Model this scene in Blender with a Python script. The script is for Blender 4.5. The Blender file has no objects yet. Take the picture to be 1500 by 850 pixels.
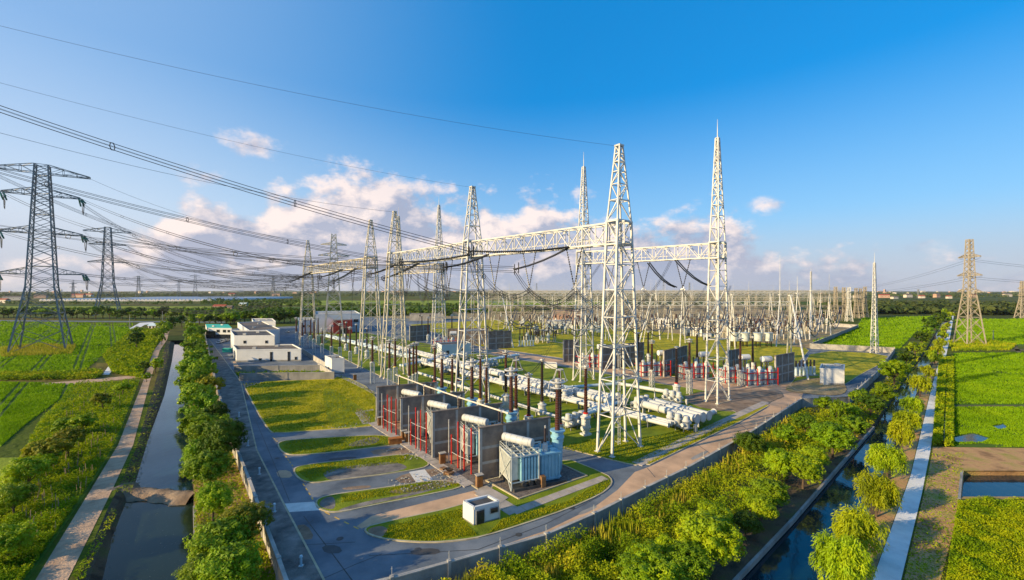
import bpy, math, random
import numpy as np
from mathutils import Vector, Matrix
from mathutils.geometry import delaunay_2d_cdt
random.seed(7); RNG = np.random.default_rng(7)
S = bpy.context.scene
COL = S.collection
F, H, CX, CY = 620.0, 30.0, 750.0, 425.0      # focal length in photo pixels, eye height, principal point
R = math.radians

def P(x, y, h=0.0):
    """world point at height h seen at photo pixel (x, y)"""
    d = (H - h) * F / (y - CY)
    return Vector(((x - CX) / F * d, d, h))
def up(x, yb, yt):
    """height of something standing at pixel (x, yb) whose top shows at row yt"""
    return (yb - yt) / (yb - CY) * H
def top_to_base(yt, h):
    return CY + (yt - CY) / (1 - h / H)

# ------------------------------------------------------------------ materials
MATS = {}
def nt(m):
    m.use_nodes = True
    t = m.node_tree; t.nodes.clear(); return t
def mat(name, cols, scale=1.0, rough=0.7, bump=0.0, bscale=None, detail=4, spec=0.3, metal=0.0, transl=0.0,
        coord='Object', stretch=None, rnd=0.0, pos=(0.35, 0.65), wave=None):
    m = bpy.data.materials.new(name); t = nt(m); N, L = t.nodes, t.links
    out = N.new('ShaderNodeOutputMaterial'); b = N.new('ShaderNodeBsdfPrincipled')
    b.inputs['Roughness'].default_value = rough; b.inputs['Metallic'].default_value = metal
    b.inputs['Specular IOR Level'].default_value = spec
    tc = N.new('ShaderNodeTexCoord'); src = tc.outputs[coord]
    if stretch:
        mp = N.new('ShaderNodeMapping'); mp.inputs['Scale'].default_value = stretch[:3]
        if len(stretch) > 3: mp.inputs['Rotation'].default_value = (0, 0, stretch[3])
        L.new(src, mp.inputs['Vector']); src = mp.outputs[0]
    no = N.new('ShaderNodeTexNoise'); no.inputs['Scale'].default_value = scale; no.inputs['Detail'].default_value = detail
    no.inputs['Roughness'].default_value = 0.62
    L.new(src, no.inputs['Vector'])
    rp = N.new('ShaderNodeValToRGB'); e = rp.color_ramp.elements
    n = len(cols)
    for i, c in enumerate(cols):
        p = pos[0] + (pos[1] - pos[0]) * i / max(1, n - 1)
        el = e[i] if i < 2 else e.new(p)
        el.position = p
        el.color = (*c, 1)
    L.new(no.outputs['Fac'], rp.inputs['Fac'])
    col = rp.outputs['Color']
    if wave:
        w = N.new('ShaderNodeTexWave'); w.inputs['Scale'].default_value = wave[0]; w.inputs['Distortion'].default_value = wave[2]
        w.inputs['Detail'].default_value = 3; w.inputs['Detail Scale'].default_value = 2
        mp = N.new('ShaderNodeMapping'); mp.inputs['Rotation'].default_value = (0, 0, wave[1])
        L.new(tc.outputs[coord], mp.inputs['Vector']); L.new(mp.outputs[0], w.inputs['Vector'])
        mx = N.new('ShaderNodeMix'); mx.data_type = 'RGBA'; mx.blend_type = 'MULTIPLY'
        mx.inputs[0].default_value = wave[3]
        L.new(col, mx.inputs[6]); L.new(w.outputs['Color'], mx.inputs[7]); col = mx.outputs[2]
    if rnd:
        oi = N.new('ShaderNodeObjectInfo'); hs = N.new('ShaderNodeHueSaturation')
        mr = N.new('ShaderNodeMapRange'); mr.inputs['To Min'].default_value = 1 - rnd; mr.inputs['To Max'].default_value = 1 + rnd
        L.new(oi.outputs['Random'], mr.inputs['Value']); L.new(mr.outputs[0], hs.inputs['Value'])
        mh = N.new('ShaderNodeMapRange'); mh.inputs['To Min'].default_value = 0.5 - rnd * 0.06; mh.inputs['To Max'].default_value = 0.5 + rnd * 0.05
        mm = N.new('ShaderNodeMath'); mm.operation = 'FRACT'; m2 = N.new('ShaderNodeMath'); m2.operation = 'MULTIPLY'; m2.inputs[1].default_value = 7.31
        L.new(oi.outputs['Random'], m2.inputs[0]); L.new(m2.outputs[0], mm.inputs[0]); L.new(mm.outputs[0], mh.inputs['Value'])
        L.new(mh.outputs[0], hs.inputs['Hue'])
        L.new(col, hs.inputs['Color']); col = hs.outputs['Color']
    L.new(col, b.inputs['Base Color'])
    if bump:
        nb = N.new('ShaderNodeTexNoise'); nb.inputs['Scale'].default_value = bscale or scale * 6; nb.inputs['Detail'].default_value = 3
        L.new(src, nb.inputs['Vector'])
        bp = N.new('ShaderNodeBump'); bp.inputs['Strength'].default_value = bump; bp.inputs['Distance'].default_value = 0.15
        L.new(nb.outputs['Fac'], bp.inputs['Height']); L.new(bp.outputs[0], b.inputs['Normal'])
    sh = b.outputs[0]
    if transl:
        tr = N.new('ShaderNodeBsdfTranslucent'); L.new(col, tr.inputs['Color'])
        mx = N.new('ShaderNodeMixShader'); mx.inputs[0].default_value = transl
        L.new(sh, mx.inputs[1]); L.new(tr.outputs[0], mx.inputs[2]); sh = mx.outputs[0]
    L.new(sh, out.inputs['Surface'])
    MATS[name] = m
    return m
mat('white_steel', [(.36, .365, .36), (.50, .50, .48), (.60, .60, .57)], 0.5, .5, detail=8, pos=(.3, .6))
mat('cream_steel', [(.50, .46, .36), (.62, .58, .48)], 0.8, .5)
mat('galvanised', [(0.128, 0.144, 0.152), (0.240, 0.256, 0.256)], 0.6, .5)
mat('tan_steel', [(0.285, 0.247, 0.188), (0.390, 0.345, 0.270)], 0.6, .55)
mat('wire', [(.028, .03, .034), (.05, .052, .056)], 1, .5)
mat('string_dark', [(.02, .022, .024), (.05, .045, .04)], 2, .3)
mat('glass_green', [(.01, .10, .08), (.02, .16, .12)], 2, .2)
mat('porcelain', [(.045, .016, .010), (.085, .030, .018)], 2, .28, spec=.5)
mat('porcelain_dark', [(.018, .012, .010), (.035, .02, .016)], 2, .28, spec=.5)
mat('ring_metal', [(.42, .42, .41), (.6, .6, .58)], 2, .35, metal=.3)
mat('red_paint', [(.42, .018, .014), (.55, .03, .02)], 1, .4)
mat('yellow_band', [(.6, .42, .06), (.7, .5, .1)], 1, .5)
mat('gis_white', [(0.414, 0.441, 0.450), (0.558, 0.567, 0.558)], 0.5, .4)
mat('gis_blue', [(.42, .54, .60), (.55, .64, .68)], 0.5, .38)
mat('trafo_pale', [(.36, .40, .39), (.50, .53, .51), (.56, .58, .55)], 0.5, .45, detail=7)
mat('trafo_blue', [(0.144, 0.340, 0.475), (0.216, 0.433, 0.570), (0.259, 0.468, 0.589)], 0.5, .45, detail=7)
mat('dark_metal', [(.03, .032, .035), (.07, .07, .07)], 1, .5)
mat('firewall', [(0.154, 0.123, 0.103), (0.278, 0.218, 0.170)], 0.5, .9, .4, 9)
mat('concrete_band', [(.27, .265, .25), (.38, .37, .35)], 0.9, .85, .2, 12)
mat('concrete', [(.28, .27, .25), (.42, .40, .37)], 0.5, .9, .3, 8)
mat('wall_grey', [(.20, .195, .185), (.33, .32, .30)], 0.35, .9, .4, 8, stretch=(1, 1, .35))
mat('kerbstone', [(.34, .29, .19), (.50, .44, .30)], 0.6, .9)
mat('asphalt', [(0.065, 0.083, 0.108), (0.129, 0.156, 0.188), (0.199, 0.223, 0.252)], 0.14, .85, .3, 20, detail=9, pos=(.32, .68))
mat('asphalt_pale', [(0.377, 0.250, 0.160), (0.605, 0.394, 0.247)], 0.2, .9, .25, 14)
mat('slab_white', [(.50, .50, .48), (.66, .65, .62)], 0.5, .8)
mat('paving', [(0.300, 0.269, 0.237), (0.425, 0.375, 0.338)], 0.6, .9, .3, 10)
mat('paving_red', [(.26, .15, .10), (.34, .21, .15)], 0.6, .9, .3, 10)
mat('road_yellow', [(.55, .33, .05), (.65, .42, .10)], 2, .8)
mat('lawn', [(0.119, 0.123, 0.004), (0.336, 0.309, 0.005), (0.569, 0.407, 0.006)], 0.16, .95, .9, 6, detail=8, pos=(.28, .72))
mat('lawn_dark', [(0.070, 0.109, 0.004), (0.152, 0.206, 0.005), (0.260, 0.282, 0.007)], 0.22, .95, .9, 6, detail=8, pos=(.28, .72))
mat('dirt', [(0.124, 0.085, 0.057), (0.248, 0.176, 0.121), (0.379, 0.280, 0.194)], 0.25, .95, .8, 5, detail=8, pos=(.3, .7))
mat('dirt_strip', [(0.068, 0.068, 0.068), (0.179, 0.165, 0.150), (0.299, 0.277, 0.255)], 0.4, .95, .8, 6, detail=8, pos=(.3, .7))
mat('soil_dark', [(0.037, 0.027, 0.016), (0.102, 0.072, 0.043), (0.085, 0.090, 0.027)], 0.4, .95, .9, 4, detail=8)
mat('soil_brown', [(0.237, 0.131, 0.057), (0.473, 0.274, 0.122), (0.284, 0.252, 0.049)], 0.25, .95, .8, 4, detail=8)
mat('gravel', [(0.065, 0.058, 0.055), (0.156, 0.130, 0.117), (0.247, 0.215, 0.195)], 3.0, .95, .9, 14, detail=6, pos=(.3, .7))
mat('gravel_tan', [(0.165, 0.123, 0.049), (0.314, 0.235, 0.130), (0.198, 0.193, 0.032)], 0.12, .95, .6, 5, detail=8, pos=(.3, .7))
mat('path_dirt', [(0.278, 0.182, 0.117), (0.455, 0.308, 0.206), (0.557, 0.396, 0.271)], 0.35, .95, .6, 5, detail=8, pos=(.3, .7))
mat('path_white', [(0.458, 0.471, 0.471), (0.661, 0.661, 0.647), (0.762, 0.762, 0.737)], 0.3, .85, .4, 6, detail=6, pos=(.3, .7))
mat('paddy', [(0.037, 0.080, 0.001), (0.060, 0.122, 0.002), (0.093, 0.154, 0.003)], 0.10, .95, 1.0, 2.2, detail=10, pos=(.3, .7))
mat('paddy_yellow', [(0.109, 0.172, 0.004), (0.192, 0.250, 0.006), (0.255, 0.296, 0.008)], 0.06, .95, 1.0, 2.0, detail=10, pos=(.3, .7))
mat('crop', [(0.032, 0.078, 0.002), (0.082, 0.156, 0.005), (0.146, 0.203, 0.007)], 0.2, .95, 1.0, 2, detail=9, pos=(.3, .7))
mat('bund', [(.06, .07, .015), (.16, .12, .06)], 0.3, .95, .6, 4)
mat('wh_white', [(0.551, 0.570, 0.580), (0.646, 0.655, 0.655)], 0.3, .7)
mat('wh_roof', [(.10, .085, .075), (.17, .145, .125)], 0.3, .9)
mat('wh_roof_dark', [(.05, .052, .056), (.09, .09, .095)], 0.3, .9)
mat('green_roof', [(.02, .42, .30), (.04, .50, .36)], 0.5, .6)
mat('blue_white', [(.48, .56, .62), (.56, .62, .66)], 0.3, .6)
mat('brick_red', [(.30, .03, .022), (.40, .05, .04)], 0.5, .7)
mat('glass_dark', [(.012, .016, .022), (.03, .035, .045)], 1, .12, spec=.6)
mat('tile_red', [(.22, .05, .03), (.32, .08, .05)], 0.5, .8)
mat('brown_box', [(.16, .085, .04), (.24, .14, .07)], 1.5, .7)
mat('orange_rust', [(.30, .10, .02), (.45, .18, .04)], 1.2, .7)
mat('house_pale', [(.50, .45, .38), (.66, .60, .52)], 0.02, .8)
mat('house_tan', [(.42, .26, .19), (.56, .38, .28)], 0.02, .8)
mat('glasshouse', [(.46, .46, .48), (.62, .62, .62)], 0.02, .85, spec=.05)
mat('bark', [(.06, .042, .028), (.13, .095, .065)], 3, .95, .6, 12)
mat('stake', [(.26, .18, .10), (.40, .28, .17)], 3, .9)
mat('leaf_green', [(0.088, 0.162, 0.002), (0.186, 0.306, 0.004), (0.311, 0.413, 0.007)], 1.3, .55, transl=.32, rnd=.22, spec=.25)
mat('leaf_bright', [(0.155, 0.252, 0.002), (0.283, 0.412, 0.004), (0.455, 0.508, 0.006)], 1.3, .55, transl=.35, rnd=.15, spec=.25)
mat('leaf_yellow', [(0.125, 0.150, 0.004), (0.225, 0.237, 0.007), (0.325, 0.300, 0.010)], 1.3, .55, transl=.35, rnd=.12, spec=.25)
mat('leaf_willow', [(0.166, 0.231, 0.003), (0.305, 0.375, 0.005), (0.456, 0.483, 0.007)], 1.1, .6, transl=.35, rnd=.15, spec=.2)
mat('leaf_dark', [(0.032, 0.075, 0.003), (0.069, 0.131, 0.005), (0.120, 0.172, 0.006)], 1.3, .6, transl=.25, rnd=.2, spec=.2)
mat('leaf_far', [(0.029, 0.055, 0.016), (0.065, 0.094, 0.023), (0.111, 0.130, 0.034)], .05, .8, transl=.2, spec=.1, rnd=.2)
mat('scrub', [(0.066, 0.117, 0.003), (0.186, 0.279, 0.006), (0.374, 0.397, 0.009), (0.485, 0.361, 0.029)], .16, .8, transl=.3, spec=.1, detail=6, pos=(.3, .72))
mat('reed', [(0.129, 0.186, 0.007), (0.286, 0.315, 0.013), (0.429, 0.358, 0.044), (0.229, 0.272, 0.009)], .14, .85, transl=.3, spec=.1, detail=5, pos=(.3, .7))
mat('veg', [(0.073, 0.153, 0.003), (0.181, 0.286, 0.004), (0.336, 0.383, 0.005), (0.144, 0.241, 0.004)], .2, .8, transl=.32, spec=.1, detail=6, pos=(.3, .7))
mat('tuft', [(0.135, 0.180, 0.004), (0.271, 0.299, 0.005), (0.437, 0.382, 0.007)], .2, .85, transl=.3, spec=.1, detail=5, pos=(.3, .7))

def water_mat(name, col, rough=.03, bs=.9, spec=.5, bump=.22, scum=None):
    m = mat(name, [col, tuple(c * 1.5 for c in col)], .06, rough, .0, spec=spec)
    t = m.node_tree; b = [n for n in t.nodes if n.type == 'BSDF_PRINCIPLED'][0]
    tc = t.nodes.new('ShaderNodeTexCoord'); mp = t.nodes.new('ShaderNodeMapping'); mp.inputs['Scale'].default_value = (1, .45, 1); t.links.new(tc.outputs['Object'], mp.inputs['Vector'])
    n = t.nodes.new('ShaderNodeTexNoise'); n.inputs['Scale'].default_value = bs; n.inputs['Detail'].default_value = 5; t.links.new(mp.outputs[0], n.inputs['Vector'])
    bp = t.nodes.new('ShaderNodeBump'); bp.inputs['Strength'].default_value = bump; bp.inputs['Distance'].default_value = .12
    t.links.new(n.outputs['Fac'], bp.inputs['Height']); t.links.new(bp.outputs[0], b.inputs['Normal'])
    if scum:
        n2 = t.nodes.new('ShaderNodeTexNoise'); n2.inputs['Scale'].default_value = 1.6; n2.inputs['Detail'].default_value = 9; n2.inputs['Roughness'].default_value = .75; t.links.new(tc.outputs['Object'], n2.inputs['Vector'])
        r = t.nodes.new('ShaderNodeValToRGB'); r.color_ramp.elements[0].position = .62; r.color_ramp.elements[0].color = (*col, 1); r.color_ramp.elements[1].position = .74; r.color_ramp.elements[1].color = (*scum, 1)
        t.links.new(n2.outputs['Fac'], r.inputs['Fac']); t.links.new(r.outputs[0], b.inputs['Base Color'])
        r2 = t.nodes.new('ShaderNodeMapRange'); r2.inputs['From Min'].default_value = .6; r2.inputs['From Max'].default_value = .72; r2.inputs['To Min'].default_value = rough; r2.inputs['To Max'].default_value = .8
        t.links.new(n2.outputs['Fac'], r2.inputs['Value']); t.links.new(r2.outputs[0], b.inputs['Roughness'])
water_mat('water_blue', (.003, .016, .024)); water_mat('water_murky', (.012, .022, .014), .10, 1.1, .22, .1, (.10, .11, .06))

# the broad farmland: parcels of different crops
def ground_mat():
    m = bpy.data.materials.new('farmland'); t = nt(m); N, L = t.nodes, t.links
    out = N.new('ShaderNodeOutputMaterial'); b = N.new('ShaderNodeBsdfPrincipled'); b.inputs['Roughness'].default_value = .95
    b.inputs['Specular IOR Level'].default_value = .1
    tc = N.new('ShaderNodeTexCoord'); mp = N.new('ShaderNodeMapping'); mp.inputs['Scale'].default_value = (.004, .011, 1); mp.inputs['Rotation'].default_value = (0, 0, .25)
    L.new(tc.outputs['Object'], mp.inputs['Vector'])
    v = N.new('ShaderNodeTexVoronoi'); v.inputs['Scale'].default_value = 1.0; L.new(mp.outputs[0], v.inputs['Vector'])
    rp = N.new('ShaderNodeValToRGB'); cs = [(.035, .06, .012), (.055, .10, .010), (.10, .125, .014), (.13, .115, .03), (.045, .075, .012), (.075, .115, .01)]
    e = rp.color_ramp.elements
    for i, c in enumerate(cs):
        el = e[i] if i < 2 else e.new(i / 5)
        el.position = i / 5; el.color = (*c, 1)
    sx = N.new('ShaderNodeSeparateColor'); L.new(v.outputs['Color'], sx.inputs[0]); L.new(sx.outputs[0], rp.inputs['Fac'])
    n = N.new('ShaderNodeTexNoise'); n.inputs['Scale'].default_value = .08; n.inputs['Detail'].default_value = 9; L.new(tc.outputs['Object'], n.inputs['Vector'])
    r2 = N.new('ShaderNodeValToRGB'); r2.color_ramp.elements[0].position = .3; r2.color_ramp.elements[0].color = (.55, .55, .55, 1); r2.color_ramp.elements[1].position = .7; r2.color_ramp.elements[1].color = (1.2, 1.15, 1, 1)
    L.new(n.outputs['Fac'], r2.inputs['Fac'])
    mx = N.new('ShaderNodeMix'); mx.data_type = 'RGBA'; mx.blend_type = 'MULTIPLY'; mx.inputs[0].default_value = 1
    L.new(rp.outputs[0], mx.inputs[6]); L.new(r2.outputs[0], mx.inputs[7]); L.new(mx.outputs[2], b.inputs['Base Color'])
    nb = N.new('ShaderNodeTexNoise'); nb.inputs['Scale'].default_value = .8; nb.inputs['Detail'].default_value = 4; L.new(tc.outputs['Object'], nb.inputs['Vector'])
    bp = N.new('ShaderNodeBump'); bp.inputs['Strength'].default_value = .8; bp.inputs['Distance'].default_value = .4
    L.new(nb.outputs['Fac'], bp.inputs['Height']); L.new(bp.outputs[0], b.inputs['Normal']); L.new(b.outputs[0], out.inputs['Surface'])
    MATS['farmland'] = m
ground_mat()

# ------------------------------------------------------------------ mesh building
class MB:
    def __init__(s): s.v = []; s.f = []
    def add(s, vs, fs):
        o = len(s.v); s.v += [tuple(p) for p in vs]; s.f += [tuple(i + o for i in q) for q in fs]; return s
    def box(s, c, d, rz=0.0, M=None):
        x, y, z = d[0] / 2, d[1] / 2, d[2] / 2
        vs = [Vector((a * x, b * y, e * z)) for e in (-1, 1) for a, b in ((-1, -1), (1, -1), (1, 1), (-1, 1))]
        if rz: vs = [Matrix.Rotation(rz, 3, 'Z') @ p for p in vs]
        c = Vector(c)
        return s.add([p + c for p in vs], [(0, 3, 2, 1), (4, 5, 6, 7), (0, 1, 5, 4), (1, 2, 6, 5), (2, 3, 7, 6), (3, 0, 4, 7)])
    def frame(s, p, q):
        d = (q - p); l = d.length or 1e-6; d = d / l
        a = Vector((0, 0, 1)) if abs(d.z) < .95 else Vector((1, 0, 0))
        x = d.cross(a).normalized(); return x, d.cross(x).normalized()
    def bar(s, p, q, w, h=None):
        p, q = Vector(p), Vector(q); x, y = s.frame(p, q); x = x * (w / 2); y = y * ((h or w) / 2)
        vs = [e + a for e in (p, q) for a in (-x - y, x - y, x + y, -x + y)]
        return s.add(vs, [(0, 1, 5, 4), (1, 2, 6, 5), (2, 3, 7, 6), (3, 0, 4, 7), (0, 3, 2, 1), (4, 5, 6, 7)])
    def tube(s, p, q, r, n=8, r2=None, cap=True):
        p, q = Vector(p), Vector(q); x, y = s.frame(p, q); r2 = r if r2 is None else r2
        vs = []
        for e, rr in ((p, r), (q, r2)):
            for k in range(n):
                a = 2 * math.pi * k / n; vs.append(e + x * (rr * math.cos(a)) + y * (rr * math.sin(a)))
        fs = [(k, (k + 1) % n, n + (k + 1) % n, n + k) for k in range(n)]
        if cap: fs += [tuple(range(n - 1, -1, -1)), tuple(range(n, 2 * n))]
        return s.add(vs, fs)
    def lathe(s, p, q, prof, n=10):
        """prof: (t along p->q, radius)"""
        p, q = Vector(p), Vector(q); x, y = s.frame(p, q); vs = []; fs = []
        for t, rr in prof:
            c = p.lerp(q, t)
            for k in range(n):
                a = 2 * math.pi * k / n; vs.append(c + x * (rr * math.cos(a)) + y * (rr * math.sin(a)))
        m = len(prof)
        for i in range(m - 1):
            for k in range(n):
                fs.append((i * n + k, i * n + (k + 1) % n, (i + 1) * n + (k + 1) % n, (i + 1) * n + k))
        fs += [tuple(range(n - 1, -1, -1)), tuple(range((m - 1) * n, m * n))]
        return s.add(vs, fs)
    def ring(s, c, R_, r, n=16, m=5, ax='Z'):
        c = Vector(c); vs = []; fs = []
        for i in range(n):
            a = 2 * math.pi * i / n
            for j in range(m):
                b = 2 * math.pi * j / m; q = R_ + r * math.cos(b); z = r * math.sin(b)
                v = Vector((q * math.cos(a), q * math.sin(a), z))
                if ax == 'Y': v = Vector((v.x, v.z, v.y))
                if ax == 'X': v = Vector((v.z, v.x, v.y))
                vs.append(c + v)
        for i in range(n):
            for j in range(m):
                fs.append((i * m + j, ((i + 1) % n) * m + j, ((i + 1) % n) * m + (j + 1) % m, i * m + (j + 1) % m))
        return s.add(vs, fs)
    def poly(s, pts): return s.add(pts, [tuple(range(len(pts)))])
    def prism(s, pts, z0, z1):
        n = len(pts)
        if sum(pts[i].x * pts[(i + 1) % n].y - pts[(i + 1) % n].x * pts[i].y for i in range(n)) < 0: pts = pts[::-1]
        vs = [Vector((p.x, p.y, z0)) for p in pts] + [Vector((p.x, p.y, z1)) for p in pts]
        return s.add(vs, [tuple(range(n, 2 * n))] + [(i, (i + 1) % n, n + (i + 1) % n, n + i) for i in range(n)])
    def build(s, name, m, parent=None, smooth=False):
        me = bpy.data.meshes.new(name); me.from_pydata(s.v, [], s.f); me.update()
        return link(name, me, m, parent, smooth)
def link(name, me, m, parent=None, smooth=False):
    if m is not None and not me.materials: me.materials.append(MATS[m] if isinstance(m, str) else m)
    if smooth:
        me.polygons.foreach_set('use_smooth', [True] * len(me.polygons))
        try: me.set_sharp_from_angle(angle=R(40))
        except Exception: pass
    o = bpy.data.objects.new(name, me); COL.objects.link(o)
    if parent is not None: o.parent = parent
    return o
def thing(name, label, cat, loc=(0, 0, 0), rz=0.0, group=None, scale=None):
    o = bpy.data.objects.new(name, None); COL.objects.link(o); o.location = loc; o.rotation_euler = (0, 0, rz)
    o.empty_display_size = .5
    if scale: o.scale = scale
    return tag(o, label, cat, group)
def tag(o, label=None, cat=None, group=None, kind=None):
    if label: o['label'] = label
    if cat: o['category'] = cat
    if group: o['group'] = group
    if kind: o['kind'] = kind
    return o
def structure(name, mb, m): return tag(mb.build(name, m), kind='structure')
def copy_tree(o, loc=None, rz=None, label=None, scale=None, parent=None):
    c = o.copy(); COL.objects.link(c)
    if parent is not None: c.parent = parent
    if loc is not None: c.location = loc
    if rz is not None: c.rotation_euler = (0, 0, rz)
    if scale is not None: c.scale = scale
    if label: c['label'] = label
    for ch in KIDS.get(o.name, list(o.children)): copy_tree(ch, parent=c)
    return c
KIDS = {}
_O = 'first second third fourth fifth sixth seventh eighth ninth tenth eleventh twelfth thirteenth fourteenth fifteenth sixteenth seventeenth eighteenth nineteenth'.split()
_T = {20: 'twentieth', 30: 'thirtieth', 40: 'fortieth', 50: 'fiftieth', 60: 'sixtieth', 70: 'seventieth', 80: 'eightieth'}
_T2 = {20: 'twenty', 30: 'thirty', 40: 'forty', 50: 'fifty', 60: 'sixty', 70: 'seventy', 80: 'eighty'}
def nth(i):
    if i < 19: return _O[i]
    n = i + 1; t = n // 10 * 10
    return _T[t] if n == t else _T2[t] + '-' + _O[n - t - 1]
def mesh_np(name, V, nq=4):
    n = len(V); me = bpy.data.meshes.new(name); me.vertices.add(n); me.vertices.foreach_set('co', V.astype(np.float32).ravel())
    me.loops.add(n); me.loops.foreach_set('vertex_index', np.arange(n, dtype=np.int32))
    k = n // nq; me.polygons.add(k); me.polygons.foreach_set('loop_start', np.arange(0, n, nq, dtype=np.int32))
    me.update(calc_edges=True); return me
def leaves(C, Nrm, size, aspect=1.0, jitter=.7, along=None):
    """quads at C facing roughly Nrm; 'along' makes them long in that direction"""
    n = len(C); nn = Nrm + RNG.normal(0, jitter, (n, 3)); nn /= np.linalg.norm(nn, axis=1)[:, None] + 1e-9
    a = RNG.normal(0, 1, (n, 3)) if along is None else along + RNG.normal(0, .12, (n, 3))
    if along is None:
        a = a - nn * (a * nn).sum(1)[:, None]
    else:
        nn = nn - a * ((nn * a).sum(1) / ((a * a).sum(1) + 1e-9))[:, None]; nn /= np.linalg.norm(nn, axis=1)[:, None] + 1e-9
    a /= np.linalg.norm(a, axis=1)[:, None] + 1e-9
    b = np.cross(nn, a); s = np.asarray(size).reshape(-1, 1) * np.ones((n, 1))
    a = a * s * aspect; b = b * s
    V = np.empty((n, 4, 3)); V[:, 0] = C - a; V[:, 1] = C + b * .55 - a * .1; V[:, 2] = C + a; V[:, 3] = C - b * .55 - a * .1
    return V.reshape(-1, 3)
def in_poly(X, Y, poly):
    r = np.zeros(len(X), bool); n = len(poly)
    for i in range(n):
        x0, y0 = poly[i][0], poly[i][1]; x1, y1 = poly[(i + 1) % n][0], poly[(i + 1) % n][1]
        c = ((y0 > Y) != (y1 > Y)) & (X < (x1 - x0) * (Y - y0) / ((y1 - y0) if y1 != y0 else 1e-9) + x0); r ^= c
    return r
def scatter(pxpoly, n_px, ymin=None):
    """points spread evenly over the photo's area of a polygon (so denser near by), as world xy"""
    pp = pxpoly; xs = [p[0] for p in pp]; ys = [p[1] for p in pp]
    X = RNG.uniform(min(xs), max(xs), n_px); Y = RNG.uniform(min(ys), max(ys), n_px)
    k = in_poly(X, Y, pp); X, Y = X[k], Y[k]
    d = H * F / (Y - CY); return (X - CX) / F * d, d
def smooth(pts, it=2, closed=True):
    for _ in range(it):
        q = []; n = len(pts)
        for i in range(n if closed else n - 1):
            a, b = pts[i], pts[(i + 1) % n]
            q += [a.lerp(b, .25), a.lerp(b, .75)]
        if not closed: q = [pts[0]] + q + [pts[-1]]
        pts = q
    return pts
def W(px, z=0): return [Vector((*P(*p).xy, z)) for p in px]

# ------------------------------------------------------------------ ground, water and paths
CANALS = [
 # (bank-top pixels, water-edge pixels, water level, water material, bank material, name)
 ([(92, 900), (108, 860), (138, 790), (158, 745), (178, 705), (200, 655), (222, 580), (236, 530), (244, 499), (273, 499), (275, 530), (277, 575), (281, 652), (285, 720), (286.5, 790), (287.5, 860), (288, 900)],
  [(140, 900), (148, 860), (164, 790), (180, 748), (196, 716), (216, 648), (241, 579), (252, 529), (256, 501), (271, 501), (273, 530), (275, 575), (279, 652), (283, 720), (285, 790), (286, 860), (286.5, 900)], -1.3, 'water_blue', 'soil_dark', 'canal'),
 ([(1030, 900), (1080, 842), (1160, 758), (1235, 673), (1278, 625), (1330, 545), (1357, 511), (1380, 470), (1389, 470), (1376, 511), (1352, 570), (1322, 650), (1285, 755), (1240, 860), (1222, 900)],
  [(1036, 900), (1086, 843), (1165, 760), (1239, 675), (1281, 627), (1332, 547), (1359, 511), (1381, 471), (1388, 471), (1372, 511), (1346, 568), (1310, 650), (1270, 755), (1218, 860), (1198, 900)], -.75, 'water_blue', 'soil_dark', 'canal'),
 ([(1408, 690), (1560, 690), (1660, 690), (1660, 731), (1560, 731), (1404, 731)],
  [(1412, 697), (1560, 697), (1650, 697), (1650, 729), (1560, 729), (1409, 729)], -1.0, 'water_blue', 'soil_brown', 'pond'),
 ([(1387, 535), (1389.5, 535), (1385, 590), (1386, 620), (1384, 648), (1379, 648), (1382, 620), (1382.5, 590)], [(1387.6, 537), (1388.9, 537), (1384.4, 590), (1385, 620), (1382.8, 646), (1380.2, 646), (1383, 620), (1383.2, 590)], -.6, 'water_blue', 'soil_dark', 'ditch'),
]
def build_ground():
    big = [Vector((-9000, -60)), Vector((9000, -60)), Vector((9000, 14000)), Vector((-9000, 14000))]
    vs = list(big); ed = [(0, 1), (1, 2), (2, 3), (3, 0)]; loops = []
    for g in range(1, 40):       # a few inner points so the sheet is not all slivers
        vs.append(Vector((RNG.uniform(-600, 600), RNG.uniform(0, 900))))
    for topp, wat, z, wm, bm, name in CANALS:
        o = len(vs); pts = [P(*p).xy for p in topp]; vs += [Vector(p) for p in pts]; n = len(pts)
        ed += [(o + i, o + (i + 1) % n) for i in range(n)]; loops.append([(p.x, p.y) for p in pts])
    V, E, Fc, *_ = delaunay_2d_cdt(vs, ed, [], 0, 1e-4)
    mb = MB(); mb.v = [(p.x, p.y, 0) for p in V]
    C = np.array([[sum(V[i].x for i in f) / 3, sum(V[i].y for i in f) / 3] for f in Fc])
    hole = np.zeros(len(Fc), bool)
    for l in loops: hole |= in_poly(C[:, 0], C[:, 1], l)
    mb.f = [tuple(f) for f, h in zip(Fc, hole) if not h]
    structure('ground', mb, 'farmland')
    for topp, wat, z, wm, bm, name in CANALS:
        n = len(topp); a = W(topp); b = [P(x, y, z) for x, y in wat]
        mb = MB(); low = [Vector((p.x, p.y, z - .5)) for p in b]
        for i in range(n):
            j = (i + 1) % n
            m1, m2 = a[i].lerp(b[i], .5), a[j].lerp(b[j], .5); m1.z += .25; m2.z += .25
            mb.add([a[i], a[j], m2, m1], [(0, 1, 2, 3)]); mb.add([m1, m2, b[j], b[i]], [(0, 1, 2, 3)]); mb.add([b[i], b[j], low[j], low[i]], [(0, 1, 2, 3)])
        structure('bank', mb, bm)
        structure('water', MB().poly([Vector((p.x, p.y, z + .06)) for p in b]), wm)
build_ground()
def sheet(name, px, m, z=.02, sm=0):
    pts = W(px, z)
    if sm: pts = smooth(pts, sm)
    return structure(name, MB().poly(pts), m)
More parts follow.
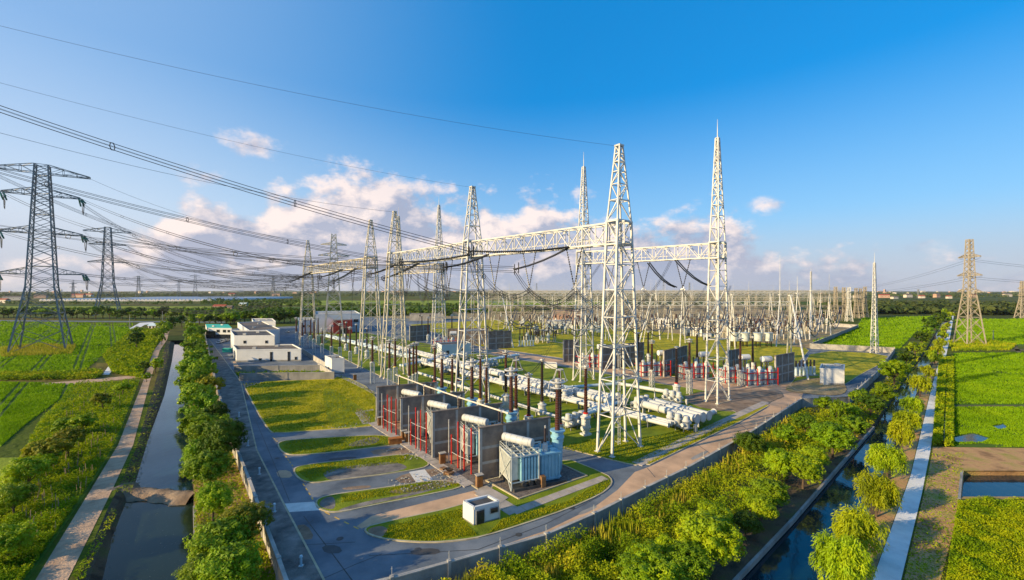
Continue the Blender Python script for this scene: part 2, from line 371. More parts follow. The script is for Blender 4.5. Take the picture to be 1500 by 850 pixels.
# left farmland
sheet('path', [(30, 880), (52, 850), (131, 721), (173, 652), (210, 558), (225, 514), (238, 497), (243, 485), (248, 485), (245, 497), (234, 514), (220, 558), (195, 652), (163, 721), (99, 850), (85, 880)], 'path_dirt', .03)
structure('water', MB().poly([P(*q, -1.225) for q in [(140, 900), (148, 860), (164, 790), (180, 748), (186, 730), (284, 730), (285, 790), (286, 860), (286.5, 900)]]), 'water_murky')
def dam():
    g = MB(); A, B = P(166, 728, -1.3), P(289, 729, -1.3); n = 44; m = 12; ax = (B - A); sd = Vector((-ax.y, ax.x, 0)).normalized(); vs = []
    for i in range(n + 1):
        for j in range(m + 1):
            t, q = i / n, j / m * 2 - 1; wv = 2.2 + .2 * math.sin(t * 9) + .25 * math.sin(t * 23 + 1) + 1.6 * max(0, 1 - t * 4) ** 2
            v = A.lerp(B, t) + sd * (q * wv + .5 * math.sin(t * 5)); z = -1.55 + 1.15 * (1 - abs(q) ** 2.2) + RNG.uniform(-.07, .07) + .55 * max(0, 1 - t * 5)
            vs.append((v.x + RNG.uniform(-.1, .1), v.y + RNG.uniform(-.1, .1), z))
    g.add(vs, [(i * (m + 1) + j, (i + 1) * (m + 1) + j, (i + 1) * (m + 1) + j + 1, i * (m + 1) + j + 1) for i in range(n) for j in range(m)]); tag(g.build('dam', 'dirt', None, True), kind='structure')
dam()
sheet('path', [(60, 562), (130, 556), (211, 549), (211, 553), (130, 561), (60, 567)], 'path_dirt', .026)
sheet('path', [(150, 549), (165, 528), (185, 512), (192, 512), (172, 530), (160, 549)], 'path_white', .034)
sheet('path', [(188, 482), (205, 473), (225, 472), (225, 474.5), (212, 476), (200, 483)], 'path_white', .03)
sheet('field', [(-300, 472), (0, 472), (100, 474), (196, 479), (183, 495), (150, 522), (128, 536), (120, 548), (0, 551), (-300, 551)], 'paddy', .02)
sheet('field', [(-300, 560), (0, 559), (112, 562), (85, 588), (40, 620), (0, 656), (-300, 680)], 'paddy', .02)
sheet('field', [(-200, 690), (0, 671), (28, 670), (12, 700), (-20, 730), (-200, 800)], 'paddy_yellow', .02)
sheet('field', [(-300, 449), (330, 449), (330, 452), (-300, 452.5)], 'paddy_yellow', .05)
sheet('field', [(380, 440.5), (900, 440.5), (900, 447), (395, 447.5)], 'paddy_yellow', .05)
sheet('field', [(400, 449.5), (760, 449.5), (820, 457), (400, 459)], 'paddy', .05)
sheet('vegetable_plot', [(112, 562), (205, 557), (170, 650), (128, 720), (40, 850), (0, 900), (-150, 900), (-150, 800), (0, 720), (30, 668), (60, 612)], 'crop', .015)
sheet('road', [(-300, 469), (0, 469.2), (330, 471.5), (330, 473), (0, 470.8), (-300, 470.8)], 'asphalt', .06)
# right farmland
sheet('path', [(1262, 880), (1278, 850), (1334, 697), (1363, 575), (1384, 495), (1394.4, 463), (1397.2, 463), (1391.5, 495), (1374.5, 575), (1363, 660), (1350, 725), (1320, 850), (1312, 880)], 'path_white', .03)
sheet('strip', [(1222, 900), (1240, 860), (1285, 755), (1322, 650), (1352, 570), (1376, 511), (1391, 466), (1393, 466), (1383, 495), (1362, 575), (1333, 697), (1277, 850), (1262, 895)], 'soil_brown', .02)
sheet('path', [(1316, 880), (1324, 850), (1353, 725), (1366, 663), (1412, 662), (1412, 690), (1404, 731), (1396, 780), (1370, 880)], 'soil_brown', .024)
sheet('path', [(1366, 655), (1660, 659), (1660, 690), (1412, 690), (1400, 666), (1366, 663)], 'soil_brown', .03)
sheet('field', [(1397, 517), (1660, 517), (1660, 545), (1396, 545)], 'paddy', .02)
sheet('field', [(1396, 546.2), (1660, 546.2), (1660, 594), (1395, 594)], 'paddy', .02)
sheet('field', [(1395, 595.5), (1660, 595.5), (1660, 657), (1394, 655)], 'paddy', .02)
sheet('field', [(1400, 468), (1660, 466), (1660, 505), (1400, 508)], 'paddy', .02)
sheet('field', [(1404, 733), (1660, 733), (1700, 880), (1385, 880)], 'crop', .02)
sheet('field', [(1188, 500), (1250, 484), (1262, 466), (1370, 463), (1345, 485), (1318, 512), (1200, 509)], 'paddy', .04)
sheet('puddle', [(1396, 640), (1425, 634), (1452, 642), (1440, 648), (1400, 649)], 'water_blue', .03, 2)
sheet('puddle', [(1452, 624), (1470, 621), (1478, 627), (1460, 629)], 'water_blue', .03, 2)
for px in ([(1396, 512), (1660, 511), (1660, 513.5), (1396, 514.5)], [(1396, 545), (1660, 545), (1660, 546.2), (1396, 546.2)], [(1395, 594), (1660, 594), (1660, 595.5), (1395, 595.5)],
           [(1478, 500), (1484, 500), (1515, 540), (1506, 540)]):
    sheet('field_bund', px, 'bund', .035)
sheet('strip', [(288, 880), (287, 800), (285, 720), (281, 652), (277, 575), (274, 510), (302, 500), (320, 585), (342, 662), (366, 726), (387, 788), (409, 850), (425, 895)], 'soil_brown', .012)
sheet('strip', [(574, 890), (800, 814), (870, 781), (945, 740), (1005, 708), (1093, 655), (1176, 599), (1243, 597), (1312, 520), (1352, 508), (1330, 545), (1278, 625), (1235, 673), (1160, 758), (1080, 842), (1030, 900)], 'soil_dark', .012)

# ------------------------------------------------------------------ inside the compound
COMPOUND = [(430, 918), (574, 881), (800, 812), (870, 779), (945, 738), (1005, 707), (1093, 654), (1174, 597), (1243, 593.5), (1310, 517.5), (1187, 511), (1257, 481), (1215, 478), (1100, 447), (700, 447), (540, 465), (430, 478), (340, 482), (300, 495), (318, 578), (341, 661), (365, 725), (386, 788), (408, 850)]
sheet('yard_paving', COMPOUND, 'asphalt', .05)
KERB = MB()
def kerb_line(pts, closed=True, w=.22, h=.17):
    n = len(pts)
    for i in range(n if closed else n - 1):
        a, b = pts[i], pts[(i + 1) % n]; d = (b - a).to_2d()
        if d.length < .01: continue
        KERB.bar(Vector((a.x, a.y, h / 2)), Vector((b.x, b.y, h / 2)), w, h)
def island(name, px, m, sm=1, z=.15, kerb=True):
    pts = W(px)
    if sm: pts = smooth(pts, sm)
    structure(name, MB().prism(pts, .04, z), m)
    if kerb: kerb_line(pts)
    return pts
island('verge', [(302, 499), (307, 498), (353, 561), (376, 660), (416, 740), (473.6, 850), (500, 902), (436, 912), (424, 895), (409, 850), (387, 788), (366, 726), (342, 662), (319, 580)], 'dirt_strip', 0)
island('lawn', [(355, 560), (487, 556), (500, 549), (551, 574), (551, 622), (545, 626), (470, 631), (401, 636), (393, 630), (376, 603)], 'lawn', 1)
island('lawn', [(407, 654), (409, 648), (430, 645), (519, 639.5), (568, 638), (592, 651), (560, 655), (494, 663), (430, 668.5), (414, 664)], 'lawn_dark', 2)
island('lawn', [(430, 692), (433, 685), (460, 680), (546, 671), (606, 665), (636, 682), (595, 692), (494, 704), (455, 709.5), (437, 702)], 'lawn_dark', 2)
island('lawn', [(462, 740), (466, 731), (491, 725), (574, 714), (648, 703), (688, 713), (620, 727), (553, 740), (491, 753), (470, 748)], 'lawn_dark', 2)
island('lawn', [(533, 777), (545, 770), (678, 742), (708, 726), (735, 703), (822, 669), (889, 696), (897, 705), (894, 714), (879, 726), (831, 747), (761, 771), (709, 787), (675, 793), (630, 796.5), (574, 793), (541, 785)], 'lawn_dark', 1)
island('gravel_yard', [(549, 620), (574, 600), (640, 604), (690, 624), (745, 646), (815, 671), (735, 703), (701, 718)], 'gravel', 0)
island('lawn', [(440, 492), (507, 528), (600, 571), (700, 611), (820, 655), (915, 680), (938, 683), (1072, 614), (1084, 604), (1040, 596), (1075, 586), (1030, 572), (960, 562), (869, 545), (713, 520), (560, 492), (480, 480)], 'lawn_dark', 1)
island('lawn', [(952, 681.5), (1083, 619), (1126, 595), (1118, 592), (1066, 617), (940, 680)], 'lawn', 0)
island('lawn', [(600, 476), (700, 507), (870, 532), (945, 546), (1004, 555), (1100, 559), (1158, 546), (1185, 514), (1150, 490), (1000, 470), (800, 464)], 'lawn', 0)
island('lawn', [(1189, 513.5), (1306, 519), (1288, 535), (1262, 548), (1225, 572), (1150, 574), (1172, 545)], 'lawn', 1)
sheet('bare_ground', [(1140, 572), (1180, 552), (1238, 560), (1242, 580), (1190, 579)], 'gravel_tan', .162, 2)
sheet('gravel_yard', [(700, 447.2), (1100, 447.2), (1216, 478.5), (1252, 481.5), (1185, 511), (1100, 500), (900, 480), (760, 470), (545, 466)], 'gravel_tan', .17)
sheet('bare_ground', [(1000, 577), (1100, 570), (1160, 576), (1105, 600), (1075, 606), (1010, 595)], 'dirt', .163, 1)
sheet('bare_ground', [(500, 655), (545, 640), (560, 645), (540, 655)], 'dirt_strip', .158, 2)
sheet('bare_ground', [(470, 690), (560, 678), (590, 680), (600, 690), (500, 703), (480, 706)], 'dirt_strip', .158, 2)
sheet('bare_ground', [(495, 748), (540, 735), (600, 725), (650, 710), (660, 712), (600, 729), (540, 741), (500, 751)], 'dirt_strip', .158, 2)
sheet('bare_ground', [(466, 741), (474, 731), (490, 728), (492, 748), (475, 747)], 'dirt_strip', .158, 2)
sheet('bare_ground', [(536, 777), (560, 771), (572, 780), (560, 789), (545, 786)], 'dirt', .158, 2)
sheet('bare_ground', [(560, 722), (622, 712), (660, 700), (690, 705), (640, 716), (590, 726)], 'dirt', .159, 2)
sheet('bare_ground', [(470, 560), (530, 598), (550, 612), (548, 622), (505, 628), (480, 628)], 'lawn_dark', .156, 2)
sheet('bare_ground', [(520, 599), (532, 600), (545, 622), (535, 621)], 'dirt', .160, 1)
sheet('road_patch', [(416, 740), (415.5, 738.5), (460, 735.5), (469, 748), (421, 751)], 'slab_white', .054)
sheet('road_patch', [(599, 692), (622, 688), (634, 703), (610, 708)], 'slab_white', .054)
sheet('road_patch', [(522, 772), (545, 756), (700, 718), (706, 724), (678, 741), (545, 768.5), (530, 775)], 'asphalt_pale', .054)
sheet('road_patch', [(540, 660), (590, 655), (620, 660), (600, 665), (550, 668)], 'dirt', .053, 1)
sheet('road_patch', [(575, 700), (630, 686), (650, 690), (632, 700), (590, 711)], 'dirt', .053, 1)
FRONT = [(640, 828), (720, 805), (800, 778), (870, 744), (905, 718), (930, 692), (952, 684), (1083, 621), (1128, 596), (1160, 577), (1173, 588), (1093, 645), (1005, 697), (945, 728), (870, 768), (800, 801), (720, 827), (660, 845)]
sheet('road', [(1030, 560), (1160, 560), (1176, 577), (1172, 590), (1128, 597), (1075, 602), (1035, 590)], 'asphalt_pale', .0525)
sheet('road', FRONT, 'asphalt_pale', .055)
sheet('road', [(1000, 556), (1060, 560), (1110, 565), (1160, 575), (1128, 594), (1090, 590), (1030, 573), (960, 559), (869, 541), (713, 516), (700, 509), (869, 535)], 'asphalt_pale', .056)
for a, b, w in (((399, 641), (407, 648), 0), ((418, 668), (430, 685), 1), ((443, 708), (460, 735), 1), ((474, 750), (530, 778), 2)):
    n = 4
    for i in range(n):
        p, q = P(a[0] + (b[0] - a[0]) * (i + .15) / n, a[1] + (b[1] - a[1]) * (i + .15) / n), P(a[0] + (b[0] - a[0]) * (i + .65) / n, a[1] + (b[1] - a[1]) * (i + .65) / n)
        s = (q - p).cross(Vector((0, 0, 1))).normalized() * .09
        structure('road_marking', MB().poly([Vector((v.x, v.y, .06)) for v in (p - s, q - s, q + s, p + s)]), 'road_yellow')
for pts_, w_ in ((([(445, 757), (480, 803), (515, 850), (530, 870)]), .06), ([(372, 610), (410, 700), (424, 735)], .05), ([(460, 762), (440, 775), (428, 790)], .05), ([(540, 815), (700, 806), (800, 768), (880, 727)], .05), ([(470, 850), (520, 828), (560, 812)], .05), ([(340, 540), (368, 592)], .05), ([(386, 660), (403, 659)], .06), ([(366, 606), (383, 604)], .06), ([(430, 800), (520, 795)], .05), ([(960, 700), (948, 686)], .06), ([(1040, 665), (1022, 652)], .06), ([(1100, 634), (1082, 620)], .06)):
    q_ = W(pts_, .064)
    for a_, b_ in zip(q_, q_[1:]):
        n_ = (b_ - a_).cross(Vector((0, 0, 1))).normalized() * w_; structure('road_seam', MB().poly([a_ - n_, b_ - n_, b_ + n_, a_ + n_]), 'dark_metal')
for x_, y_ in ((452, 700), (498, 790), (612, 806), (760, 784), (406, 672), (838, 745)):
    c_ = P(x_, y_); structure('manhole_cover', MB().poly([Vector((c_.x + .42 * math.cos(k_ * .5236), c_.y + .42 * math.sin(k_ * .5236), .066)) for k_ in range(12)]), 'dark_metal')
for i_, (px_, m_) in enumerate([([(404, 690), (424, 689), (430, 700), (408, 701)], 'asphalt_pale'), ([(470, 800), (496, 799), (503, 811), (476, 812)], 'wh_roof_dark'), ([(352, 575), (362, 575), (366, 586), (356, 586)], 'wh_roof_dark'), ([(600, 806), (640, 803), (648, 812), (604, 815)], 'wh_roof_dark'), ([(432, 770), (450, 769), (462, 790), (442, 792)], 'dirt'), ([(340, 530), (346, 530), (352, 541), (345, 541)], 'asphalt_pale'), ([(480, 672), (520, 669), (524, 673), (484, 676)], 'wh_roof_dark'), ([(500, 715), (540, 711), (546, 715), (505, 719)], 'dirt'), ([(846, 752), (872, 741), (876, 744), (850, 756)], 'wall_grey'), ([(1010, 672), (1034, 660), (1040, 662), (1016, 675)], 'wall_grey')]):
    sheet('road_patch', px_, m_, .0575, 1)
def walk(px, w, m, z=.17):
    pts = W(px); mb = MB()
    for a, b in zip(pts, pts[1:]):
        d = (b - a).normalized(); s = d.cross(Vector((0, 0, 1))) * (w / 2); l = (b - a).length; n = max(1, int(l / 1.6))
        for i in range(n):
            p, q = a.lerp(b, i / n), a.lerp(b, (i + .95) / n)
            mb.prism([p - s, q - s, q + s, p + s], .03, z)
    structure('footpath', mb, m)
walk([(489, 548), (520, 562), (551, 578)], 1.4, 'paving')
walk([(545, 620), (590, 648), (640, 681), (688, 713)], 1.8, 'paving', .19)
walk([(704, 722), (732, 738), (756, 753)], 2.2, 'paving', .18)
walk([(752, 752), (820, 726), (887, 701)], 1.5, 'paving', .2)
walk([(933, 681), (1000, 648), (1076, 611), (1122, 590)], 2.0, 'paving', .18)
walk([(547, 601), (524, 605), (536, 622)], 1.2, 'paving', .175)
walk([(838, 505), (770, 495)], 1.5, 'paving', .21)
sheet('footpath', [(556, 611), (566, 607), (598, 625), (586, 632)], 'paving_red', .205)
sheet('footpath', [(648, 668), (660, 662), (690, 682), (675, 690)], 'paving_red', .205)
sheet('footpath', [(694, 722), (712, 713), (745, 731), (728, 743)], 'paving', .215)
# the gravel pit under the nearest transformer with its kerb
pit = W([(712, 706), (760, 733), (860, 699), (818, 680)])
structure('gravel_yard', MB().poly([Vector((p.x, p.y, .18)) for p in pit]), 'gravel'); kerb_line(pit, h=.3)
structure('kerb', KERB, 'kerbstone')

# ------------------------------------------------------------------ walls and fences
def wall(px, h, label, m='wall_grey', post=None, th=.24, rods=False, cap='concrete', name='perimeter_wall', step=6.0):
    pts = W(px); o = pts[0].copy(); r = thing(name, label, 'wall', o); mb = MB(); cp = MB(); posts = []
    for a, b in zip(pts, pts[1:]):
        a = a - o; b = b - o; mb.bar(a + Vector((0, 0, h / 2)), b + Vector((0, 0, h / 2)), th, h)
        cp.bar(a + Vector((0, 0, h + .06)), b + Vector((0, 0, h + .06)), th + .14, .12)
        n = max(1, int((b - a).length / step))
        for i in range(n): posts.append((a.lerp(b, i / n), (b - a).normalized()))
    posts.append((pts[-1] - o, (pts[-1] - pts[-2]).normalized()))
    mb.build('panel', m, r); cp.build('coping', cap, r)
    if post:
        for p, d in posts[:95]:
            MB().box(p + Vector((0, 0, (h + .25) / 2)), (.34, th + .22, h + .25), math.atan2(d.y, d.x)).build('post', post, r)
    if rods:
        for p, d in posts[:95]:
            k = MB().tube(p + Vector((0, 0, h + .1)), p + Vector((0, 0, h + 1.15)), .035, 5)
            k.box(p + Vector((0, 0, h + .95)), (.2, .05, .04), math.atan2(d.y, d.x)); k.build('fence_rod', 'ring_metal', r)
    return r
wall([(430, 918), (408, 850), (386, 788), (365, 725), (341, 661), (318, 578), (300, 495)], 2.2, 'long low concrete boundary wall between canal trees and left road', 'concrete', 'concrete', step=5)
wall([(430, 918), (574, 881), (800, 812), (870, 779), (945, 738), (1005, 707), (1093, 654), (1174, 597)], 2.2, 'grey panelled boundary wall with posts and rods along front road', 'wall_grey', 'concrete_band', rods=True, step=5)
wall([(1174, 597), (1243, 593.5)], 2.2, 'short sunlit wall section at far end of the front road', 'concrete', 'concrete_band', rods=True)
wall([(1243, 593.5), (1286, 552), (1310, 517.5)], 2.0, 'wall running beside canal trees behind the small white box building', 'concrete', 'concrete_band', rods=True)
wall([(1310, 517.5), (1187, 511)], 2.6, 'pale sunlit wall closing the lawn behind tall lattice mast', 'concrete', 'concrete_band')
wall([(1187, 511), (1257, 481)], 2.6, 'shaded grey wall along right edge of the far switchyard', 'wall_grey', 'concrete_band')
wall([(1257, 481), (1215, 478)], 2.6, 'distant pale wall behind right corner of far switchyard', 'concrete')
wall([(352, 558), (489, 556)], 2.4, 'lower grey garden wall along top edge of the striped lawn', 'wall_grey', 'wall_grey', step=14)
wall([(344, 545), (470, 543)], 2.0, 'upper grey garden wall in front of white warehouse', 'wall_grey', 'wall_grey', step=14)
wall([(489, 556), (466, 541)], 2.2, 'short garden wall joining the small white hut', 'concrete')
wall([(441, 516), (478, 540)], 2.0, 'low wall running diagonally from warehouse corner to small hut', 'concrete', None)

FH = 8.2
def firewall(xl, ytl, xr, ytr, label, h=FH, group='concrete firewalls between transformers'):
    a, b = P(xl, top_to_base(ytl, h)), P(xr, top_to_base(ytr, h)); o = a.copy(); d = b - a; l = d.length; ang = math.atan2(d.y, d.x)
    r = thing('firewall', label, 'firewall', o, ang, group); m = MB(); n = 4; w = l / (n - 1)
    MB().box((l / 2, 0, h / 2), (l, .3, h)).build('panel', 'firewall', r)
    for k in (.33, .62):
        MB().box((l / 2, 0, h * k), (l - .3, .34, .42)).build('band', 'concrete_band', r)
    for i in range(n):
        MB().box((min(max(i * w, .2), l - .2), 0, h / 2), (.45, .5, h + .02)).build('post', 'concrete', r)
    MB().box((l / 2, 0, h + .1), (l + .2, .6, .2)).build('coping', 'firewall', r)
    return r
FW = [(552, 567.5, 639, 560.5), (586.6, 584, 680, 574.6), (633, 604.5, 735, 591.5), (702, 628, 805, 612)]
for i, q in enumerate(FW):
    firewall(*q, ['grey firewall farthest back in the front row, beside the striped lawn', 'second grey firewall from the striped lawn in front row', 'third grey firewall from the striped lawn in front row', 'nearest grey firewall, right behind the fully visible blue transformer'][i])
BW = [((1135.5, 522, 1162.5, 517), 'grey firewall at right end of rear row beside tall A-frame'), ((1064, 515, 1082, 512), 'grey firewall half hidden behind the right lattice tower'), ((972, 514.5, 1006, 507), 'grey rear firewall directly right of red-piped reactors'),
      ((878, 507, 943, 502), 'dark grey rear firewall behind the nearest lattice tower'), ((825, 499, 848, 498), 'grey rear firewall left of the middle back tower'), ((715, 486, 749, 484.5), 'dark panelled firewall on the far lawn'), ((655, 482, 716, 481), 'long dark firewall behind second gantry tower'), ((600, 478, 630, 476), 'far dark firewall at left of the rear row')]
for q, l in BW: firewall(*q, l, 9.0, 'concrete firewalls in the rear row')

# ------------------------------------------------------------------ lattice work
def levels(profile, k=1.0, mn=1.2):
    """subdivide (z, wx, wy) key sections into near-square panels"""
    out = [profile[0]]
    for (z0, a0, b0), (z1, a1, b1) in zip(profile, profile[1:]):
        z, t = z0, 0
        hs = []
        while z < z1 - .05:
            t = (z - z0) / (z1 - z0); w = max((a0 + b0) / 2 + ((a1 + b1) - (a0 + b0)) / 2 * t, mn) * k; hs.append(w); z += w
        s = (z1 - z0) / sum(hs); z = z0
        for w in hs:
            z += w * s; t = (z - z0) / (z1 - z0); out.append((z, a0 + (a1 - a0) * t, b0 + (b1 - b0) * t))
    return out
CR = ((-1, -1), (1, -1), (1, 1), (-1, 1))
def tower(root, profile, m, lw=.3, bw=.14, style='X', k=1.0, mn=1.2, plan=True):
    lv = levels(profile, k, mn); C = lambda l, i: Vector((CR[i][0] * l[1] / 2, CR[i][1] * l[2] / 2, l[0]))
    for i in range(4):
        g = MB()
        for (z0, a0, b0), (z1, a1, b1) in zip(profile, profile[1:]):
            t = 1 - .45 * z0 / profile[-1][0]
            g.bar(C((z0, a0, b0), i), C((z1, a1, b1), i), lw * t)
        g.box(C(profile[0], i) + Vector((0, 0, .15)), (lw * 2.2, lw * 2.2, .3))
        g.build('leg', m, root)
    g = MB()
    for n, (a, b) in enumerate(zip(lv, lv[1:])):
        for i in range(4):
            j = (i + 1) % 4
            if style == 'X':
                g.bar(C(a, i), C(b, j), bw); g.bar(C(a, j), C(b, i), bw)
            elif style == 'K':
                md = (C(b, i) + C(b, j)) / 2; g.bar(C(a, i), md, bw); g.bar(C(a, j), md, bw)
            else:
                if (n + i) % 2: g.bar(C(a, i), C(b, j), bw)
                else: g.bar(C(a, j), C(b, i), bw)
            if style != 'X' or n % 2 == 1: g.bar(C(b, i), C(b, j), bw)
        if plan and n % 3 == 2: g.bar(C(b, 0), C(b, 2), bw * .8); g.bar(C(b, 1), C(b, 3), bw * .8)
    g.build('bracing', m, root)
    return lv
def ladder(root, x, y, z0, z1, m, x1=None, y1=None):
    g = MB(); x1 = x if x1 is None else x1; y1 = y if y1 is None else y1
    p, q = Vector((x, y, z0)), Vector((x1, y1, z1)); o = Vector((.3, 0, 0))
    g.bar(p - o, q - o, .08); g.bar(p + o, q + o, .08); n = int((z1 - z0) / .9)
    for i in range(n):
        c = p.lerp(q, (i + .5) / n); g.bar(c - o, c + o, .06)
        if i % 3 == 0 : g.ring(c + Vector((0, .45, 0)), .45, .04, 8, 3)
    g.build('ladder', m, root)
GA = R(38)
GANTRY = {}
def gantry_tower(key, x, yb, label, m='white_steel', tall=False, ang=GA, sc=1.0):
    o = P(x, yb); r = thing('gantry_tower', label, 'lattice tower', o, ang, 'white lattice gantry towers')
    pr = [(0, 8.4, 3.4), (43, 4.0, 2.4), (57, .9, .9)] if not tall else [(0, 6.6, 3.2), (43, 3.6, 2.4), (71, .7, .7)]
    tower(r, pr, m, .38, .155, 'Z', 1.25)
    g = MB()
    for z, w, d in ((38.5, 4.5, 2.7), (42.8, 4.2, 2.6)):      # head frame that carries the beam
        for i in range(4):
            a, b = CR[i], CR[(i + 1) % 4]; g.bar((a[0] * w / 2, a[1] * d / 2, z), (b[0] * w / 2, b[1] * d / 2, z), .3)
    for a in CR: g.bar((a[0] * 2.25, a[1] * 1.35, 38.5), (a[0] * 2.1, a[1] * 1.3, 42.8), .2)
    g.build('head_frame', m, r)
    ladder(r, 0, 0, 1, 42, m)
    if tall: MB().tube((0, 0, 71), (0, 0, 76), .14, 6, .04).build('lightning_rod', m, r)
    else: MB().box((0, 0, 57.1), (1.3, 1.3, .3)).build('peak_plate', m, r)
    GANTRY[key] = o; return r
gantry_tower('T1', 907, 659, 'nearest and largest white lattice tower, standing on lawn at front road')
gantry_tower('T2', 692, 592, 'white lattice tower rising behind the third firewall')
gantry_tower('T3', 578, 552, 'white lattice tower behind farthest front firewall', 'cream_steel')
gantry_tower('T4', 543, 538, 'cream lattice tower just left of the tower behind farthest firewall', 'cream_steel')
gantry_tower('T5', 451, 505, 'leftmost cream lattice tower at far end of the front gantry row', 'cream_steel')
gantry_tower('R1', 1051, 588, 'tall white lattice tower with needle rod at right end of rear gantry', tall=True)
gantry_tower('R2', 855, 557, 'tall white lattice tower with rod just left of nearest tower', tall=True)
gantry_tower('R3', 643, 516, 'tall slim white lattice tower with rod behind the second gantry tower', tall=True)
gantry_tower('R4', 584, 504, 'tall lattice tower with rod hidden behind the cream gantry tower', 'cream_steel', tall=True)
def gantry_beam(a, b, label, m='white_steel', ea=2.0, eb=2.0):
    p, q = GANTRY[a], GANTRY[b]; d = (q - p).normalized(); p = p - d * ea; q = q + d * eb; l = (q - p).length; ang = math.atan2(d.y, d.x)
    r = thing('gantry_beam', label, 'gantry beam', Vector((p.x, p.y, 38.7)), ang, 'lattice gantry beams'); w, h = 2.6, 3.9
    for y in (-w / 2, w / 2):
        for z in (0, h): MB().bar((0, y, z), (l, y, z), .3).build('chord', m, r)
    g = MB(); n = max(4, int(round(l / 3.2))); s = l / n
    for i in range(n + 1):
        x = min(max(i * s, .1), l - .1)
        for y in (-w / 2, w / 2):
            g.bar((x, y, 0), (x, y, h), .16)
            if i < n: g.bar((x, y, h if i % 2 else 0), (x + s, y, 0 if i % 2 else h), .16)
        for z in (0, h):
            g.bar((x, -w / 2, z), (x, w / 2, z), .14)
            if i < n: g.bar((x, -w / 2 if i % 2 else w / 2, z), (x + s, w / 2 if i % 2 else -w / 2, z), .12)
    g.build('bracing', m, r)
    g = MB(); 
    for y in (-.5, .5): g.bar((0, y, 1.1), (l, y, 1.1), .07)
    g.box((l / 2, 0, .12), (l, 1.0, .06)); g.build('walkway', m, r)
    return r
gantry_beam('T1', 'T2', 'big white lattice beam from nearest tower to the second tower')
gantry_beam('T2', 'T3', 'white lattice beam between second and third gantry towers', ea=-2)
gantry_beam('T4', 'T5', 'cream lattice beam at far left end of the gantry row', 'cream_steel')
gantry_beam('R1', 'R2', 'rear white lattice beam seen right of the nearest tower')
gantry_beam('R3', 'R4', 'small rear lattice beam seen behind second and third towers', 'cream_steel')

# --- transmission pylons
def pylon(x, yb, ytop, label, arms, m='galvanised', ang=0., base=.20, waist=.085, topw=.045, cross='grey lattice transmission pylons', lw=.5, bw=.2, style='X', k=1.0, hw=.38, peak=None):
    o = P(x, yb); h = up(x, yb, ytop); r = thing('transmission_pylon', label, 'pylon', o, ang, cross)
    pr = [(0, h * base, h * base), (h * hw, h * waist, h * waist), (h, h * topw, h * topw)]
    tower(r, pr, m, lw, bw, style, k)
    tips = []
    wid = lambda z: pr[1][1] + (pr[2][1] - pr[1][1]) * (z - pr[1][0]) / (h - pr[1][0])
    for zf, lf, hf in arms:
        for sgn in (-1, 1):
            if lf * sgn < 0 and lf < 0: pass
            z = h * zf; L = h * abs(lf); ht = h * hf; w = wid(z) / 2; g = MB(); tip = Vector((sgn * L, 0, z))
            n = max(3, int(L / (ht * 1.2)))
            for y in (-w, w):
                A, B = Vector((sgn * w, y, z)), Vector((sgn * w, y, z + ht)); T = Vector((sgn * L, y * .25, z)); U = Vector((sgn * L, y * .25, z + ht * .18))
                g.bar(A, T, bw * 1.3); g.bar(B, U, bw * 1.3)
                for i in range(n):
                    a, b = i / n, (i + 1) / n
                    g.bar(A.lerp(T, a), B.lerp(U, b), bw * .8); g.bar(A.lerp(T, b), B.lerp(U, b), bw * .7)
            for i in range(n):
                a, b = i / n, (i + 1) / n
                for (s0, s1) in ((Vector((sgn * w, -w, z)), Vector((sgn * w, w, z))), (Vector((sgn * w, -w, z + ht)), Vector((sgn * w, w, z + ht)))):
                    t0, t1 = Vector((sgn * L, -w * .25, s0.z)), Vector((sgn * L, w * .25, s0.z))
                    if s0.z > z: t0.z = t1.z = z + ht * .18
                    g.bar(s0.lerp(t0, a), s1.lerp(t1, b), bw * .7); g.bar(s0.lerp(t0, b), s1.lerp(t1, b), bw * .7)
            g.build('cross_arm', m, r); tips.append(o + Matrix.Rotation(ang, 3, 'Z') @ tip)
    if peak:
        MB().tube((0, 0, h), (0, 0, h + peak), .2, 5, .05).build('lightning_rod', m, r)
    return r, tips, h
P1, P1T, P1H = pylon(62, 513, 242, 'big dark lattice pylon with four cross arm tiers in left paddy', [(.955, .185, .045), (.835, .145, .035), (.63, .155, .035), (.41, .16, .035)], ang=R(38), base=.205, waist=.105, topw=.05, lw=.62, bw=.22, hw=.34, k=.56)
P2, P2T, P2H = pylon(158, 462, 333, 'grey lattice pylon farther back beyond the roadside trees on left', [(.945, .20, .045), (.80, .155, .03), (.60, .165, .03)], ang=R(35), base=.21, waist=.10, topw=.05, lw=.9, bw=.36, hw=.36)
P3, P3T, P3H = pylon(1420, 505, 351, 'tan lattice pylon beside white path among right paddies', [(.83, .115, .03), (.655, .125, .03), (.50, .125, .03)], 'tan_steel', R(80), base=.155, waist=.062, topw=.034, lw=.42, bw=.18, style='X', hw=.5)
P4, P4T, P4H = pylon(1497, 466, 412, 'smaller tan lattice pylon cut by right picture edge', [(.80, .12, .03), (.62, .13, .03)], 'tan_steel', R(75), base=.20, waist=.075, topw=.04, lw=.6, bw=.26, hw=.5)
P5, P5T, P5H = pylon(489, 503, 343, 'cream lattice pylon with two cross arm tiers among left gantry towers', [(.90, .11, .02), (.80, .13, .025)], 'cream_steel', R(20), base=.17, waist=.10, topw=.035, lw=.5, bw=.2, hw=.45)
